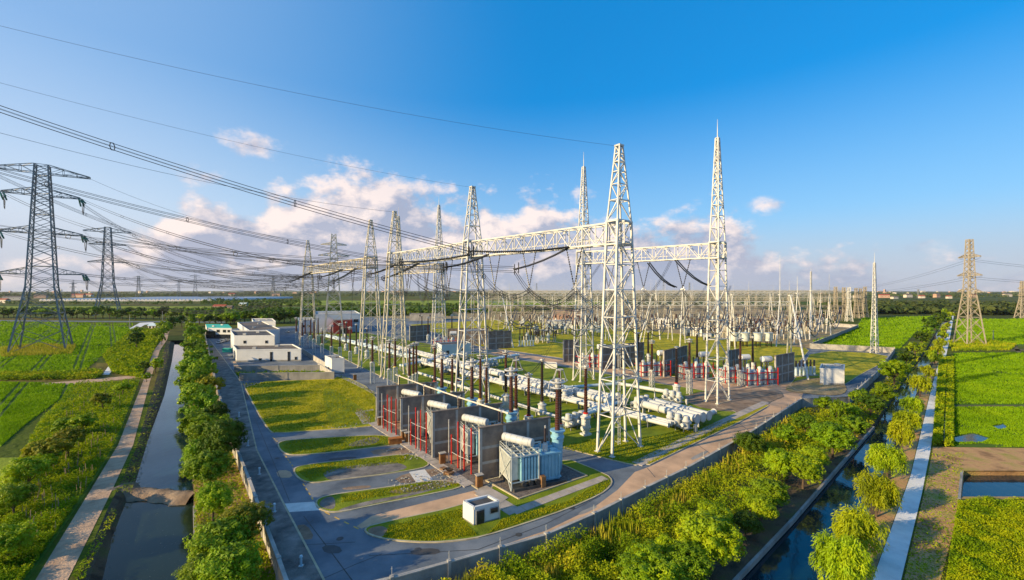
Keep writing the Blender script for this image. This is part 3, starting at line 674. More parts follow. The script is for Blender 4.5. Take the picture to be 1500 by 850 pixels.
for i, (x, yb, yt, mm) in enumerate([(1224, 470, 420, 'tan_steel'), (1236, 470, 421, 'tan_steel'), (1243.5, 471, 421, 'white_steel'), (1254, 466, 422, 'tan_steel'), (1260.5, 466, 422.5, 'tan_steel'), (1267, 465, 420, 'tan_steel')]):
    pylon(x, yb, yt, ['tan pylon at left end of the distant right cluster', 'tan pylon directly left of the white one in distant cluster', 'only white pylon in the distant right cluster', 'tan pylon directly right of the white one in distant cluster', 'second tan pylon right of the white one in distant cluster', 'tan pylon at right end of the distant right cluster'][i],
          [(.86, .10, .03), (.66, .11, .03)], mm, R(70), base=.15, waist=.075, topw=.06, lw=.42, bw=.17, hw=.45, cross='distant lattice pylons right of the switchyard')
for i, (x, yb, yt) in enumerate([(203, 436, 404), (107, 437, 414), (262, 435, 410), (286, 435, 402), (400, 435, 404), (860, 434, 414), (908, 434, 413), (972, 434, 412), (1010, 434, 414), (786, 434, 415), (1345, 436, 424)]):
    pylon(x, yb, yt, 'hazy lattice pylon far off, %s from left along the horizon' % nth(sorted([203, 107, 262, 286, 400, 860, 908, 972, 1010, 786, 1345]).index(x)), [(.92, .20, .05), (.70, .18, .04)], 'galvanised', R(20 + 7 * i), base=.2, waist=.1, topw=.06, lw=.9, bw=.45, k=1.6, cross='far pylons on the horizon')
def mast(x, yb, yt, rod, label, m='white_steel', w=.052):
    o = P(x, yb); h = up(x, yb, yt); r = thing('lightning_mast', label, 'lattice mast', o, R(25), 'white lattice masts')
    tower(r, [(0, h * w, h * w), (h * .5, h * w * .62, h * w * .62), (h, h * .014, h * .014)], m, .26, .11, 'Z', 1.0, 1.0)
    MB().tube((0, 0, h), (0, 0, h + rod), .12, 5, .03).build('lightning_rod', m, r)
mast(1281, 517, 385, 5, 'slim white lattice lightning mast on yellow lawn by pale wall')
mast(1188, 486, 398, 3, 'slim white lattice mast at right side of far switchyard', w=.03)

# ------------------------------------------------------------------ insulators and conductors
def cat_pts(p, q, sag, n=22):
    return [p.lerp(q, i / n) - Vector((0, 0, 4 * sag * (i / n) * (1 - i / n))) for i in range(n + 1)]
def wire_mb(pts, r, n=5):
    g = MB()
    for a, b in zip(pts, pts[1:]): g.tube(a, b, r, n, cap=False)
    return g
NB = [0]
def bundle(p, q, sag, label, n=4, gap=.62, r=.042, group='conductor bundles', name='conductor_bundle', spacers=4):
    d = (q - p).normalized(); sd = d.cross(Vector((0, 0, 1))).normalized(); o = p.copy(); root = thing(name, label, 'power line', o, 0, group)
    offs = [sd * 0] if n == 1 else [sd * (gap * math.cos(2 * math.pi * (k + .5) / n + .33)) + Vector((0, 0, gap * math.sin(2 * math.pi * (k + .5) / n + .33))) for k in range(n)]
    pts = cat_pts(p, q, sag)
    for k in offs: wire_mb([a + k - o for a in pts], r, 4).build('wire', 'wire', root)
    if n > 1:
        for i in range(spacers):
            c = pts[int((i + 1) * 22 / (spacers + 1))] - o
            g = MB(); 
            for a, b in zip(offs, offs[1:] + offs[:1]): g.bar(c + a * 1.1, c + b * 1.1, .09)
            g.build('spacer', 'wire', root)
    return root
def disc_profile(n, r, core=.35):
    pr = [(0, r * core)]
    for i in range(n):
        a = (i + .1) / n; pr += [(a, r * core), ((i + .35) / n, r), ((i + .65) / n, r * .85), ((i + .8) / n, r * core)]
    return pr + [(1, r * core)]
def insulator(p, q, label, n=1, gap=.5, r=.17, m='string_dark', ring=False, name='insulator_string', group='insulator strings', discs=18, sag=.0):
    root = thing(name, label, 'insulator', p, 0, group); d = q - p; s = d.cross(Vector((0, 0, 1))).normalized() * (gap / 2)
    for k in ((-1, 1) if n == 2 else (0,)):
        g = MB(); pts = cat_pts(Vector((0, 0, 0)), d, sag, 4)
        for a, b in zip(pts, pts[1:]): g.lathe(a + s * k, b + s * k, disc_profile(max(3, discs // 4), r), 6)
        g.build('disc_string', m, root)
    if ring:
        ln = d.normalized()
        for t in (-1.0, -.1):
            g = MB(); c = d + ln * t
            ax = 'X' if abs(ln.x) > abs(ln.y) else 'Y'
            g.ring(c, 1.0, .09, 14, 4, ax); g.bar(c - Vector((0, 0, 1)), c + Vector((0, 0, 1)), .09); g.build('grading_ring', 'wire', root)
    return root
def at_h(x, y, h):   # point at height h above the eye line seen at that pixel
    d = (h - H) * F / (CY - y); return Vector(((x - CX) / F * d, d, h))
DEAD = [  # ring pixel, ring height, beam pixel, beam height, where
 ((686, 368), 37.6, (833, 362), 38.7, 'upper string under big beam pointing at second tower'),
 ((753, 395), 34.0, (833, 363), 38.6, 'lower ringed string hanging off the middle of big beam'),
 ((649, 392), 35.0, (715, 373), 38.6, 'ringed string left of second tower'),
 ((586, 384), 38.0, (690, 373), 38.7, 'string running under beam between second and third towers'),
 ((562, 408), 34.6, (613, 386), 38.6, 'low ringed string between third and fourth towers'),
 ((540, 402), 36.2, (581, 387), 38.6, 'ringed string in front of the fourth tower'),
 ((435, 406), 37.2, (456, 399), 38.6, 'leftmost ringed string off the cream beam'),
 ((468, 406), 36.6, (501, 395), 38.6, 'ringed string under middle of cream beam'),
 ((489, 412), 35.6, (522, 393), 38.6, 'low ringed string under right half of cream beam'),
 ((426, 412), 35.6, (450, 401), 38.4, 'lowest ringed string off left end of cream beam')]
RINGS = []
for (rx, ry), rh, (bx, by), bh, l in DEAD:
    p, q = at_h(bx, by, bh), at_h(rx, ry, rh); RINGS.append(q)
    insulator(p, q, 'dark double ' + l, 2, .7, .24, ring=True, discs=48, sag=.5, group='dead-end insulator strings')
G = GANTRY
VT = []
def vstrings(a, b, ts, where, z=38.6, drop=8.6, half=2.0):
    p, q = GANTRY[a], GANTRY[b]; d = (q - p).normalized()
    for i, t in enumerate(ts):
        c = p.lerp(q, t); tip = Vector((c.x, c.y, z - drop)); VT.append(tip)
        r = thing('insulator_string', 'V-shaped dark insulator pair, %s from the right under %s' % (nth(i), where), 'insulator', tip, 0, 'V-shaped insulator pairs')
        for s in (-1, 1):
            e = d * (half * s) + Vector((0, 0, drop)); MB().lathe((0, 0, .6), e, disc_profile(16, .17), 6).build('disc_string', 'string_dark', r)
        g = MB(); g.ring((0, 0, .5), .55, .07, 12, 4, 'X'); g.ring((0, 0, .1), .55, .07, 12, 4, 'Y'); g.build('grading_ring', 'ring_metal', r)
vstrings('T1', 'T2', (.24, .53, .80), 'the big white beam'); vstrings('T2', 'T3', (.25, .52, .8), 'the second white beam')
vstrings('T4', 'T5', (.22, .5, .78), 'the cream beam'); vstrings('R1', 'R2', (.22, .5, .78), 'the rear right beam'); vstrings('R3', 'R4', (.3, .7), 'the small rear beam')
# incoming bundles
def far_px(x, y, d): return Vector(((x - CX) / F * d, d, H + (CY - y) / F * d))
bundle(far_px(-160, 104, 62), RINGS[0], 1.2, 'thick conductor bundle sweeping from upper left to second gantry tower', n=6, gap=.6, r=.032, spacers=2)
bundle(far_px(-330, 150, 90), RINGS[3], 3.2, 'conductor bundle crossing above the left pylon to the third tower', r=.055)
bundle(P1T[3], RINGS[5], 5.5, 'conductor bundle from second arm of big left pylon to fourth tower', r=.07)
bundle(P1T[5], RINGS[7], 6.0, 'conductor bundle from third arm of big left pylon to cream beam', r=.07)
bundle(P1T[7], RINGS[6], 3.0, 'lowest conductor bundle from big left pylon to the cream beam', r=.07)
bundle(P1T[2], RINGS[2], 9.0, 'sagging conductor bundle from left side of big pylon past third tower', r=.05)
bundle(P1T[4], RINGS[4], 7.0, 'sagging conductor bundle from left middle arm to between third and fourth towers', r=.05)
bundle(P1T[6], RINGS[8], 5.0, 'flat conductor bundle from left lower arm to cream beam', r=.05)
bundle(P2T[3], RINGS[9], 10.0, 'conductor bundle from farther left pylon upper arm to cream beam end', r=.08)
bundle(P2T[5], P5T[3] , 9.0, 'conductor bundle from farther left pylon lower arm to cream pylon', r=.08)
bundle(far_px(-420, 240, 150), RINGS[1], 7.0, 'sagging conductor bundle from left edge to the lower ringed string', r=.045)
for i, (u, v, l) in enumerate([(0, 8, 'left top arm'), (3, 7, 'right upper arm'), (5, 4, 'right middle arm'), (7, 5, 'right lower arm')]):
    bundle(P1T[u] - Vector((0, 0, 2)), RINGS[v] + Vector((0, 0, 1.2 * i)), 9 + 3 * i, 'second sagging conductor bundle leaving the %s of big left pylon' % l, gap=.8, n=6, r=.045, spacers=3)
for i, (u, v) in enumerate([(1, 9), (2, 6), (3, 8), (4, 7), (5, 9), (0, 6)]):
    bundle(P2T[u], RINGS[v] + Vector((-2, 3 + 2 * i, -1.5)), 14 + 2 * i, 'conductor bundle sagging from farther left pylon to cream beam, %s of its fan' % nth(i), gap=1.0, n=4, r=.07, spacers=2, group='fan of conductors from farther left pylon')
bundle(far_px(-200, -14, 60), P(907, 659) + Vector((0, 0, 57)), 2.2, 'thin earth wire across upper sky to peak of nearest tower', n=1, r=.022, group='earth wires')
bundle(far_px(-200, 66, 62), P(692, 592) + Vector((0, 0, 57)), 2.0, 'thin earth wire across sky to peak of second tower', n=1, r=.022, group='earth wires')
bundle(far_px(-200, 140, 80), P(578, 552) + Vector((0, 0, 57)), 3.0, 'thin earth wire above left pylon to peak of third tower', n=1, r=.04, group='earth wires')
bundle(P1T[1], P(451, 505) + Vector((0, 0, 57)), 5.0, 'thin earth wire from top arm of left pylon to leftmost gantry tower', n=1, r=.06, group='earth wires')
# slack loops from rings to the V tips and on to the rear beam
for i, (a, b) in enumerate([(0, 2), (1, 0), (2, 4), (3, 3), (4, 5), (5, 6), (7, 7), (6, 8), (8, 7), (0, 1), (2, 3), (3, 2), (4, 4), (5, 5), (9, 8)]):
    bundle(RINGS[a], VT[b], 4.5 if a < 3 else 3.5, 'black drooping jumper loop below the gantry, %s from the nearest tower' % nth(i), gap=.55, r=.045, spacers=3, group='drooping jumper loops', name='jumper_loop')
p_, q_ = G['R1'], G['R2']
for i, (b, t) in enumerate([(0, .3), (1, .55), (2, .85)]):
    e = p_.lerp(q_, t); e = Vector((e.x, e.y, 38.6)); bundle(VT[b], e, 9.0, 'long sagging busbar conductor between front and rear beams, %s from the right' % nth(i), gap=.35, r=.045, spacers=2, group='sagging busbar conductors')
for i, (b, t) in enumerate([(3, .1), (4, .5), (5, .9)]):
    e = G['R3'].lerp(G['R4'], t); e = Vector((e.x, e.y, 38.6)); bundle(VT[b], e, 8.0, 'sagging busbar conductor to small rear beam, %s from the right' % nth(i), gap=.35, r=.05, spacers=2, group='sagging busbar conductors')
for i in range(3):
    e = VT[9 + i]; far = e + Vector((60, 90, 2)); bundle(e, far, 9, 'sagging conductor from rear right beam into far switchyard, %s from the right' % nth(i), gap=.35, r=.05, spacers=2, group='sagging conductors to far yard')
for i, (a, b) in enumerate([((990, 381), (1040, 419)), ((950, 385), (990, 421))]):
    insulator(far_px(*a, 122), far_px(*b, 135), 'long slanting dark insulator string right of the nearest tower, %s' % ('upper' if i == 0 else 'lower' if i == 1 else 'far right'), 2, .7, .22, discs=40, sag=1.2, group='slanting rear strings')
# green strings and hanging loops on the left pylon
d1 = Matrix.Rotation(R(38), 3, 'Z') @ Vector((0, 1, 0)); k = 0
for ti in range(2, 8):
    t = P1T[ti]
    for s in (-1, 1):
        insulator(t, t + d1 * (5.5 * s) + Vector((3.0 * (s < 0), 0, -3.0)), 'green glass insulator string %s the %s arm of big left pylon, %s side' % ('in front of' if s < 0 else 'behind', ['upper', 'middle', 'lower'][(ti - 2) // 2], 'left' if ti % 2 == 0 else 'right'), 2, 1.1, .38, 'glass_green', discs=12, group='green insulator strings')
    a, b = t - d1 * 5.5 + Vector((3, 0, -3)), t + d1 * 5.5 + Vector((0, 0, -3))
    bundle(a, b, 5.0, 'hanging jumper loop below the %s arm of big left pylon, %s side' % (['upper', 'middle', 'lower'][(ti - 2) // 2], 'left' if ti % 2 == 0 else 'right'), n=2, r=.08, gap=.3, spacers=2, group='jumper loops on the left pylon', name='jumper_loop')
# right pylon lines
for i in range(3):
    t = P3T[i * 2]; t2 = P3T[i * 2 + 1]; a, b = (t, t2) if t.x < t2.x else (t2, t)
    bundle(a, far_px(1215 - 20 * i, 422 + i * 2, 560), 7, 'faint line from tan pylon leftward to the distant cluster, %s tier' % nth(i), n=2, r=.06, spacers=0, group='right pylon lines')
    bundle(b, far_px(1800, 390 + 12 * i, 330), 6, 'faint line from tan pylon out past right edge, %s tier' % nth(i), n=2, r=.06, spacers=0, group='right pylon lines')

# ------------------------------------------------------------------ bushings
def bushing(x, yf, yb, yt, label, style='lattice', ring='disc', m='porcelain', band='red_paint', rr=None):
    o = P(x, yf); z0, z1 = up(x, yf, yb), up(x, yf, yt); r = thing('porcelain_bushing', label, 'bushing', o, R(30), 'tall brown porcelain bushings')
    rad = rr or min(.46, .058 * (z1 - z0) + .02); L = z1 - z0; pr = [(0, rad)]; n = 18
    for i in range(n):
        k = rad * (1 - .32 * i / n); pr += [((i + .05) / n, k * .8), ((i + .5) / n, k * 1.08), ((i + .6) / n, k * .82)]
    MB().lathe((0, 0, z0), (0, 0, z1), pr + [(1, rad * .6)], 10).build('porcelain', m, r)
    if band: MB().tube((0, 0, z0 - .15), (0, 0, z0 + .3), rad * 1.15, 10).build('band', band, r)
    g = MB()
    if ring == 'disc':
        g.ring((0, 0, z1 + .05), .85, .12, 14, 5); g.ring((0, 0, z1 - .55), .7, .1, 14, 5); g.tube((0, 0, z1 - .5), (0, 0, z1 + .5), .3, 8)
        for k in range(4): a = k * math.pi / 2; g.bar((0, 0, z1), (.85 * math.cos(a), .85 * math.sin(a), z1 + .05), .07)
    elif ring == 'cone':
        g.ring((0, 0, z1 + .2), .7, .09, 12, 4); g.ring((0, 0, z1 - 1.9), 1.5, .09, 16, 4)
        for k in range(6): a = k * math.pi / 3; g.bar((.7 * math.cos(a), .7 * math.sin(a), z1 + .2), (1.5 * math.cos(a), 1.5 * math.sin(a), z1 - 1.9), .08)
        for k in range(2): a = k * math.pi / 2; g.bar((-.7 * math.cos(a), -.7 * math.sin(a), z1 + .2), (.7 * math.cos(a), .7 * math.sin(a), z1 + .2), .08)
    else:
        g.tube((0, 0, z1 - .1), (0, 0, z1 + .5), rad * .8, 8); g.tube((0, 0, z1 + .2), (0, 0, z1 + .35), rad * 1.5, 10)
    g.build('grading_ring', 'ring_metal', r)
    s = MB()
    if z0 > .4:
        if style == 'lattice':
            w = min(1.1, .16 + z0 * .2); n = max(2, int(z0 / w / 1.1))
            c = lambda i, z: Vector((CR[i % 4][0] * w / 2, CR[i % 4][1] * w / 2, z))
            for i in range(4):
                s.bar(c(i, 0), c(i, z0), .14)
                for j in range(n):
                    a, b = z0 * j / n, z0 * (j + 1) / n; s.bar(c(i, a), c(i + 1, b), .08); s.bar(c(i + 1, a), c(i, b), .08); s.bar(c(i, b), c(i + 1, b), .08)
            s.box((0, 0, z0 - .08), (w + .2, w + .2, .16))
        else:
            s.lathe((0, 0, .5), (0, 0, z0), [(0, rad * 1.4), (.3, rad * 2.0), (.75, rad * 2.0), (.8, rad * 2.4), (.86, rad * 2.4), (.9, rad * 1.4), (1, rad * 1.3)], 12)
            s.box((0, 0, .25), (1.9, 1.5, .5)); s.tube((-1.0, 0, z0 * .35), (1.0, 0, z0 * .35), rad * 1.1, 8)
        s.build('stand', 'gis_white', r)
    return r
BUSH = [  # x, foot, porcelain bottom, top, style, ring
 (741, 602, 576, 516, 'ped', 'disc', 'porcelain bushing on white pedestal left of the cone-ringed bushing behind nearest firewall'),
 (756, 622, 600, 529, 'lattice', 'cone', 'cone-ringed bushing on lattice stand behind left part of nearest firewall'),
 (774.5, 616, 609, 549, 'ped', 'disc', 'brown bushing with wide disc ring behind middle of nearest firewall'),
 (794, 608, 590, 529, 'ped', 'cap', 'dark bushing on white pedestal above right end of nearest firewall'),
 (820, 648, 621, 543, 'lattice', 'cone', 'nearest cone-ringed bushing, on lattice stand right of nearest firewall'),
 (858, 638, 606, 539, 'ped', 'cap', 'tall lone bushing on white pedestal left of nearest lattice tower'),
 (600, 566, 552, 507, 'lattice', 'disc', 'left bushing of a close trio behind farthest front firewalls'),
 (605.6, 562, 549, 504, 'lattice', 'disc', 'middle bushing of a close trio behind farthest front firewalls'),
 (610, 560, 547, 503, 'lattice', 'disc', 'right bushing of a close trio behind farthest front firewalls'),
 (637, 572, 559, 506, 'ped', 'disc', 'tall bushing above right end of second firewall'),
 (662.5, 584, 574, 522, 'lattice', 'disc', 'bushing with double disc just left of second gantry tower legs'),
 (671.5, 568, 558, 519, 'ped', 'cap', 'red-banded bushing inside second gantry tower legs'),
 (703.7, 597, 585, 521, 'ped', 'disc', 'yellow-banded tall bushing right of second gantry tower'),
 (712.7, 600, 592, 534, 'ped', 'disc', 'shorter bushing close right of the yellow-banded bushing'),
 (545.5, 562, 531, 495, 'lattice', 'disc', 'lattice-stand bushing nearest to the small white hut'),
 (570.5, 567, 541, 499, 'lattice', 'disc', 'left bushing of a pair at foot of third gantry tower'),
 (579, 562, 538, 496, 'lattice', 'disc', 'right bushing of a pair at foot of third gantry tower'),
 (513, 531, 515, 480, 'lattice', 'disc', 'bushing on lattice stand between small hut and fourth gantry tower'),
 (507, 514, 504, 473, 'ped', 'cap', 'dark bushing right of red-fronted hall, left one of two'),
 (522, 519, 508, 476, 'ped', 'cap', 'dark bushing right of red-fronted hall, right one of two'),
 (485.6, 526, 508, 477, 'lattice', 'disc', 'lattice-stand bushing at foot of cream pylon, left'),
 (498, 525, 509, 475, 'lattice', 'disc', 'lattice-stand bushing at foot of cream pylon, right'),
 (472, 526, 504, 482, 'lattice', 'disc', 'short lattice-stand bushing left of cream pylon'),
 (460, 519, 497, 469, 'lattice', 'disc', 'lattice-stand bushing right of leftmost gantry tower'),
 (455, 510, 492, 467, 'lattice', 'disc', 'bushing directly beside leftmost gantry tower leg'),
 (443, 511, 493, 471, 'lattice', 'disc', 'bushing left of leftmost gantry tower, nearer one'),
 (447, 506, 490, 466, 'lattice', 'disc', 'bushing left of leftmost gantry tower, farther one'),
 (434, 504, 487, 466, 'lattice', 'disc', 'leftmost bushing of all, right of warehouse'),
 (466, 509, 491, 466, 'lattice', 'disc', 'bushing before white end of red-fronted hall'),
 (537.5, 526, 513, 482, 'ped', 'cap', 'bushing seen through legs of fourth gantry tower'),
 (991, 585, 562, 510, 'ped', 'cap', 'tall dark bushing at pipe end left of rear right tower'),
 (955, 567, 543, 500, 'lattice', 'disc', 'lattice-stand bushing right of nearest tower in rear row'),
 (1010, 578, 543, 498, 'lattice', 'disc', 'lattice-stand bushing just left of rear right tower'),
 (949.5, 540, 519, 487, 'ped', 'cap', 'plain black bushing right of nearest tower at mid height'),
 (935, 560, 552, 489, 'ped', 'cap', 'dark bushing overlapped by right leg of nearest tower'),
 (1021, 545, 525, 490, 'ped', 'cap', 'plain black bushing left of rear right tower'),
 (1084.5, 566, 543, 496, 'lattice', 'disc', 'lattice-stand bushing right of rear right tower'),
 (1102.6, 552, 532, 495, 'ped', 'cap', 'plain black bushing right of rear right tower'),
 (618, 498, 488, 463, 'ped', 'cap', 'distant bushing left of the long dark firewall, left'),
 (627, 502, 490, 465, 'ped', 'disc', 'distant bushing left of the long dark firewall, right'),
 (662, 500, 490, 462, 'ped', 'disc', 'distant bushing behind left leg of second gantry tower'),
 (690, 505, 493, 466, 'ped', 'disc', 'distant bushing inside second gantry tower'),
]
BT = {}
for q in BUSH:
    x, yf, yb, yt, st, rg, l = q; z1 = up(x, yf, yt); BT[x] = P(x, yf) + Vector((0, 0, z1))
    bushing(x, yf, yb, yt, l, st, rg, 'porcelain_dark' if rg == 'cap' and st == 'ped' and x != 858 and x != 671.5 else 'porcelain', 'yellow_band' if x in (703.7, 741, 579) else 'red_paint' if x in (774.5, 858, 820, 671.5, 991, 637) else 'ring_metal')
def link_bus(a, b, label, sag=.3, r=.07):
    bundle(BT[a], BT[b], sag, label, n=2, gap=.25, r=r, spacers=0, group='bus links between bushings', name='bus_link')
for i, (a, b) in enumerate([(600, 605.6), (605.6, 637), (637, 662.5), (662.5, 703.7), (703.7, 741), (741, 756), (756, 774.5), (774.5, 794), (794, 820), (545.5, 570.5), (570.5, 579), (579, 600), (485.6, 498), (498, 513), (443, 455), (455, 466)]):
    link_bus(a, b, 'thin bus conductor joining neighbouring bushing tops, %s from left' % nth([443, 455, 485.6, 498, 545.5, 570.5, 579, 600, 605.6, 637, 662.5, 703.7, 741, 756, 774.5, 794].index(a)))
for i, (b, v) in enumerate([(794, 0), (741, 1), (703.7, 2), (637, 4), (600, 4), (545.5, 6), (513, 6), (460, 8), (1010, 9), (991, 10), (955, 11)]):
    bundle(VT[v], BT[b], 1.2, 'dropper wires falling from V insulators onto bushing, %s from left' % nth(sorted([794, 741, 703.7, 637, 600, 545.5, 513, 460, 1010, 991, 955]).index(b)), n=2, gap=.3, r=.035, spacers=0, group='dropper wires', name='dropper_wire')

# ------------------------------------------------------------------ gas-insulated switchgear
def tube_run(p, q, r, label, m='gis_white', group='white gas-insulated bus tubes', every=4.5, name='bus_tube'):
    o = Vector((p.x, p.y, 0)); d = q - p; l = d.length; ang = math.atan2(d.y, d.x); t = thing(name, label, 'gas-filled tube', o, ang, group); z = p.z
    MB().tube((0, 0, z), (l, 0, z), r, 14).build('tube', m, t, True)
    n = max(1, min(14, int(l / every)))
    for i in range(n + 1):
        x = .1 + (l - .2) * i / n
        MB().tube((x - .08, 0, z), (x + .08, 0, z), r * 1.28, 14).build('flange', 'ring_metal' if i % 2 else m, t)
        if i % 2 == 0:
            g = MB().box((x, 0, (z - r) / 2), (.22, r * 1.2, z - r)); g.box((x, 0, z - r * .8), (.3, r * 1.8, .12)); g.build('support_leg', 'galvanised' if r < .5 else 'gis_white', t)
    return t
RUNS = [  # pixel ends (tube axis), height, radius, how many side by side (offset px), spacing, words, material
 ((770, 571), (980, 623), 1.7, .42, 3, 1.25, 'slim front tube passing under nearest tower', 'gis_white'),
 ((943, 592), (1022, 614), 2.3, .85, 3, 2.2, 'fat end tube beside front walkway', 'gis_white'),
 ((846, 577), (892, 588), 2.2, .8, 3, 2.1, 'fat tube left of nearest tower legs', 'gis_white'),
 ((761, 560), (800, 568), 2.2, .8, 2, 2.1, 'fat tube above the nearest firewall', 'gis_white'),
 ((612, 546), (832, 616), 1.5, .40, 1, 1, 'long single tube running behind the front firewalls', 'gis_white'),
 ((600, 527), (770, 571), 1.8, .45, 3, 1.4, 'slim middle tube behind second gantry tower', 'gis_white'),
 ((470, 491), (600, 524), 1.8, .5, 3, 1.7, 'slim far tube at foot of third and fourth towers', 'gis_blue'),
 ((560, 505), (697, 541), 2.0, .5, 3, 1.8, 'raised tube behind second gantry tower', 'gis_white'),
 ((697, 541), (846, 577), 2.0, .5, 3, 1.8, 'raised tube left of the middle rear tower', 'gis_white'),
 ((906, 562), (989, 576), 2.3, .5, 1, 1, 'single tube ending below dark bushing near rear right tower', 'gis_white'),
 ((815, 569), (906, 562), 2.3, .45, 1, 1, 'blue-white branch tube behind nearest tower', 'gis_blue'),
 ((832, 616), (905, 590), 1.7, .42, 2, 1.3, 'blue-white branch tube at foot of lone bushing', 'gis_blue'),
 ((1022, 614), (1046, 603), 1.9, .55, 1, 1, 'short tube stub at right end of the switchgear', 'gis_white'),
 ((680, 534), (760, 520), 2.0, .42, 2, 1.4, 'cross branch tube right of second gantry tower', 'gis_blue'),
 ((590, 536), (668, 520), 2.0, .42, 2, 1.4, 'cross branch tube left of second gantry tower', 'gis_blue'),
 ((640, 528), (735, 549), 2.9, .75, 2, 2.2, 'fat breaker tube between second tower and cone-ringed bushings', 'gis_white')]
for p, q, z, r, n, sp, words, m in RUNS:
    a, b = P(*p, z), P(*q, z); s = (b - a).cross(Vector((0, 0, 1))).normalized()
    if s.y > 0: s = -s
    for k in range(n):
        w = {1: '', 2: ('nearer ', 'farther '), 3: ('nearest ', 'middle ', 'farthest ')}[n]
        o = -s * (sp * k)
        tube_run(a + o, b + o, r, (w[k] if n > 1 else '') + words + (' of its group' if n > 1 else ''), m)
def breaker(x, y, label, ang=R(130), sc=1.0, n=3):
    r = thing('circuit_breaker', label, 'switchgear', P(x, y), ang, 'switchgear blocks', (sc, sc, sc))
    for k in range(n):
        yy = (k - (n - 1) / 2) * 1.9
        MB().lathe((0, yy, .8), (0, yy, 3.6), [(0, .5), (.05, .75), (.5, .75), (.55, .85), (.62, .85), (.66, .65), (.95, .6), (1, .3)], 12).build('breaker_tank', 'gis_white', r, True)
        MB().tube((-1.5, yy, 1.8), (1.5, yy, 1.8), .38, 10).build('bus_stub', 'gis_white', r)
    g = MB(); 
    for sx in (-1, 1):
        for k in range(n): g.box((sx * .8, (k - (n - 1) / 2) * 1.9, .5), (.18, .18, 1.0))
    g.box((0, 0, 1.0), (2.0, n * 1.9, .14)); g.build('frame', 'galvanised', r)
    MB().box((1.5, -n * .95 - .3, 1.0), (.6, .5, 1.4)).build('control_box', 'ring_metal', r)
BRK = [(993, 630, 'front end of the switchgear beside walkway'), (940, 601, 'between nearest tower legs and fat end tubes'), (905, 596, 'behind the left legs of nearest tower'), (835, 590, 'left of the lone tall bushing'), (800, 579, 'above right end of nearest firewall'), (742, 566, 'behind the cone-ringed bushing'), (705, 556, 'right of second gantry tower feet'), (655, 549, 'left of second gantry tower feet'), (622, 538, 'behind the close bushing trio'), (590, 524, 'right of third gantry tower feet'), (560, 516, 'left of third gantry tower feet'), (530, 507, 'at fourth gantry tower feet'), (505, 498, 'right of cream pylon'), (842, 628, 'at foot of the lone bushing'), (985, 592, 'at foot of dark bushing by pipe end'), (720, 540, 'beyond the raised tubes'), (680, 528, 'behind second gantry tower'), (480, 489, 'before the red-fronted hall')]
for i, (x, y, w) in enumerate(BRK): breaker(x, y, 'white switchgear block of upright tanks ' + w, R(125) if i % 2 else R(35))

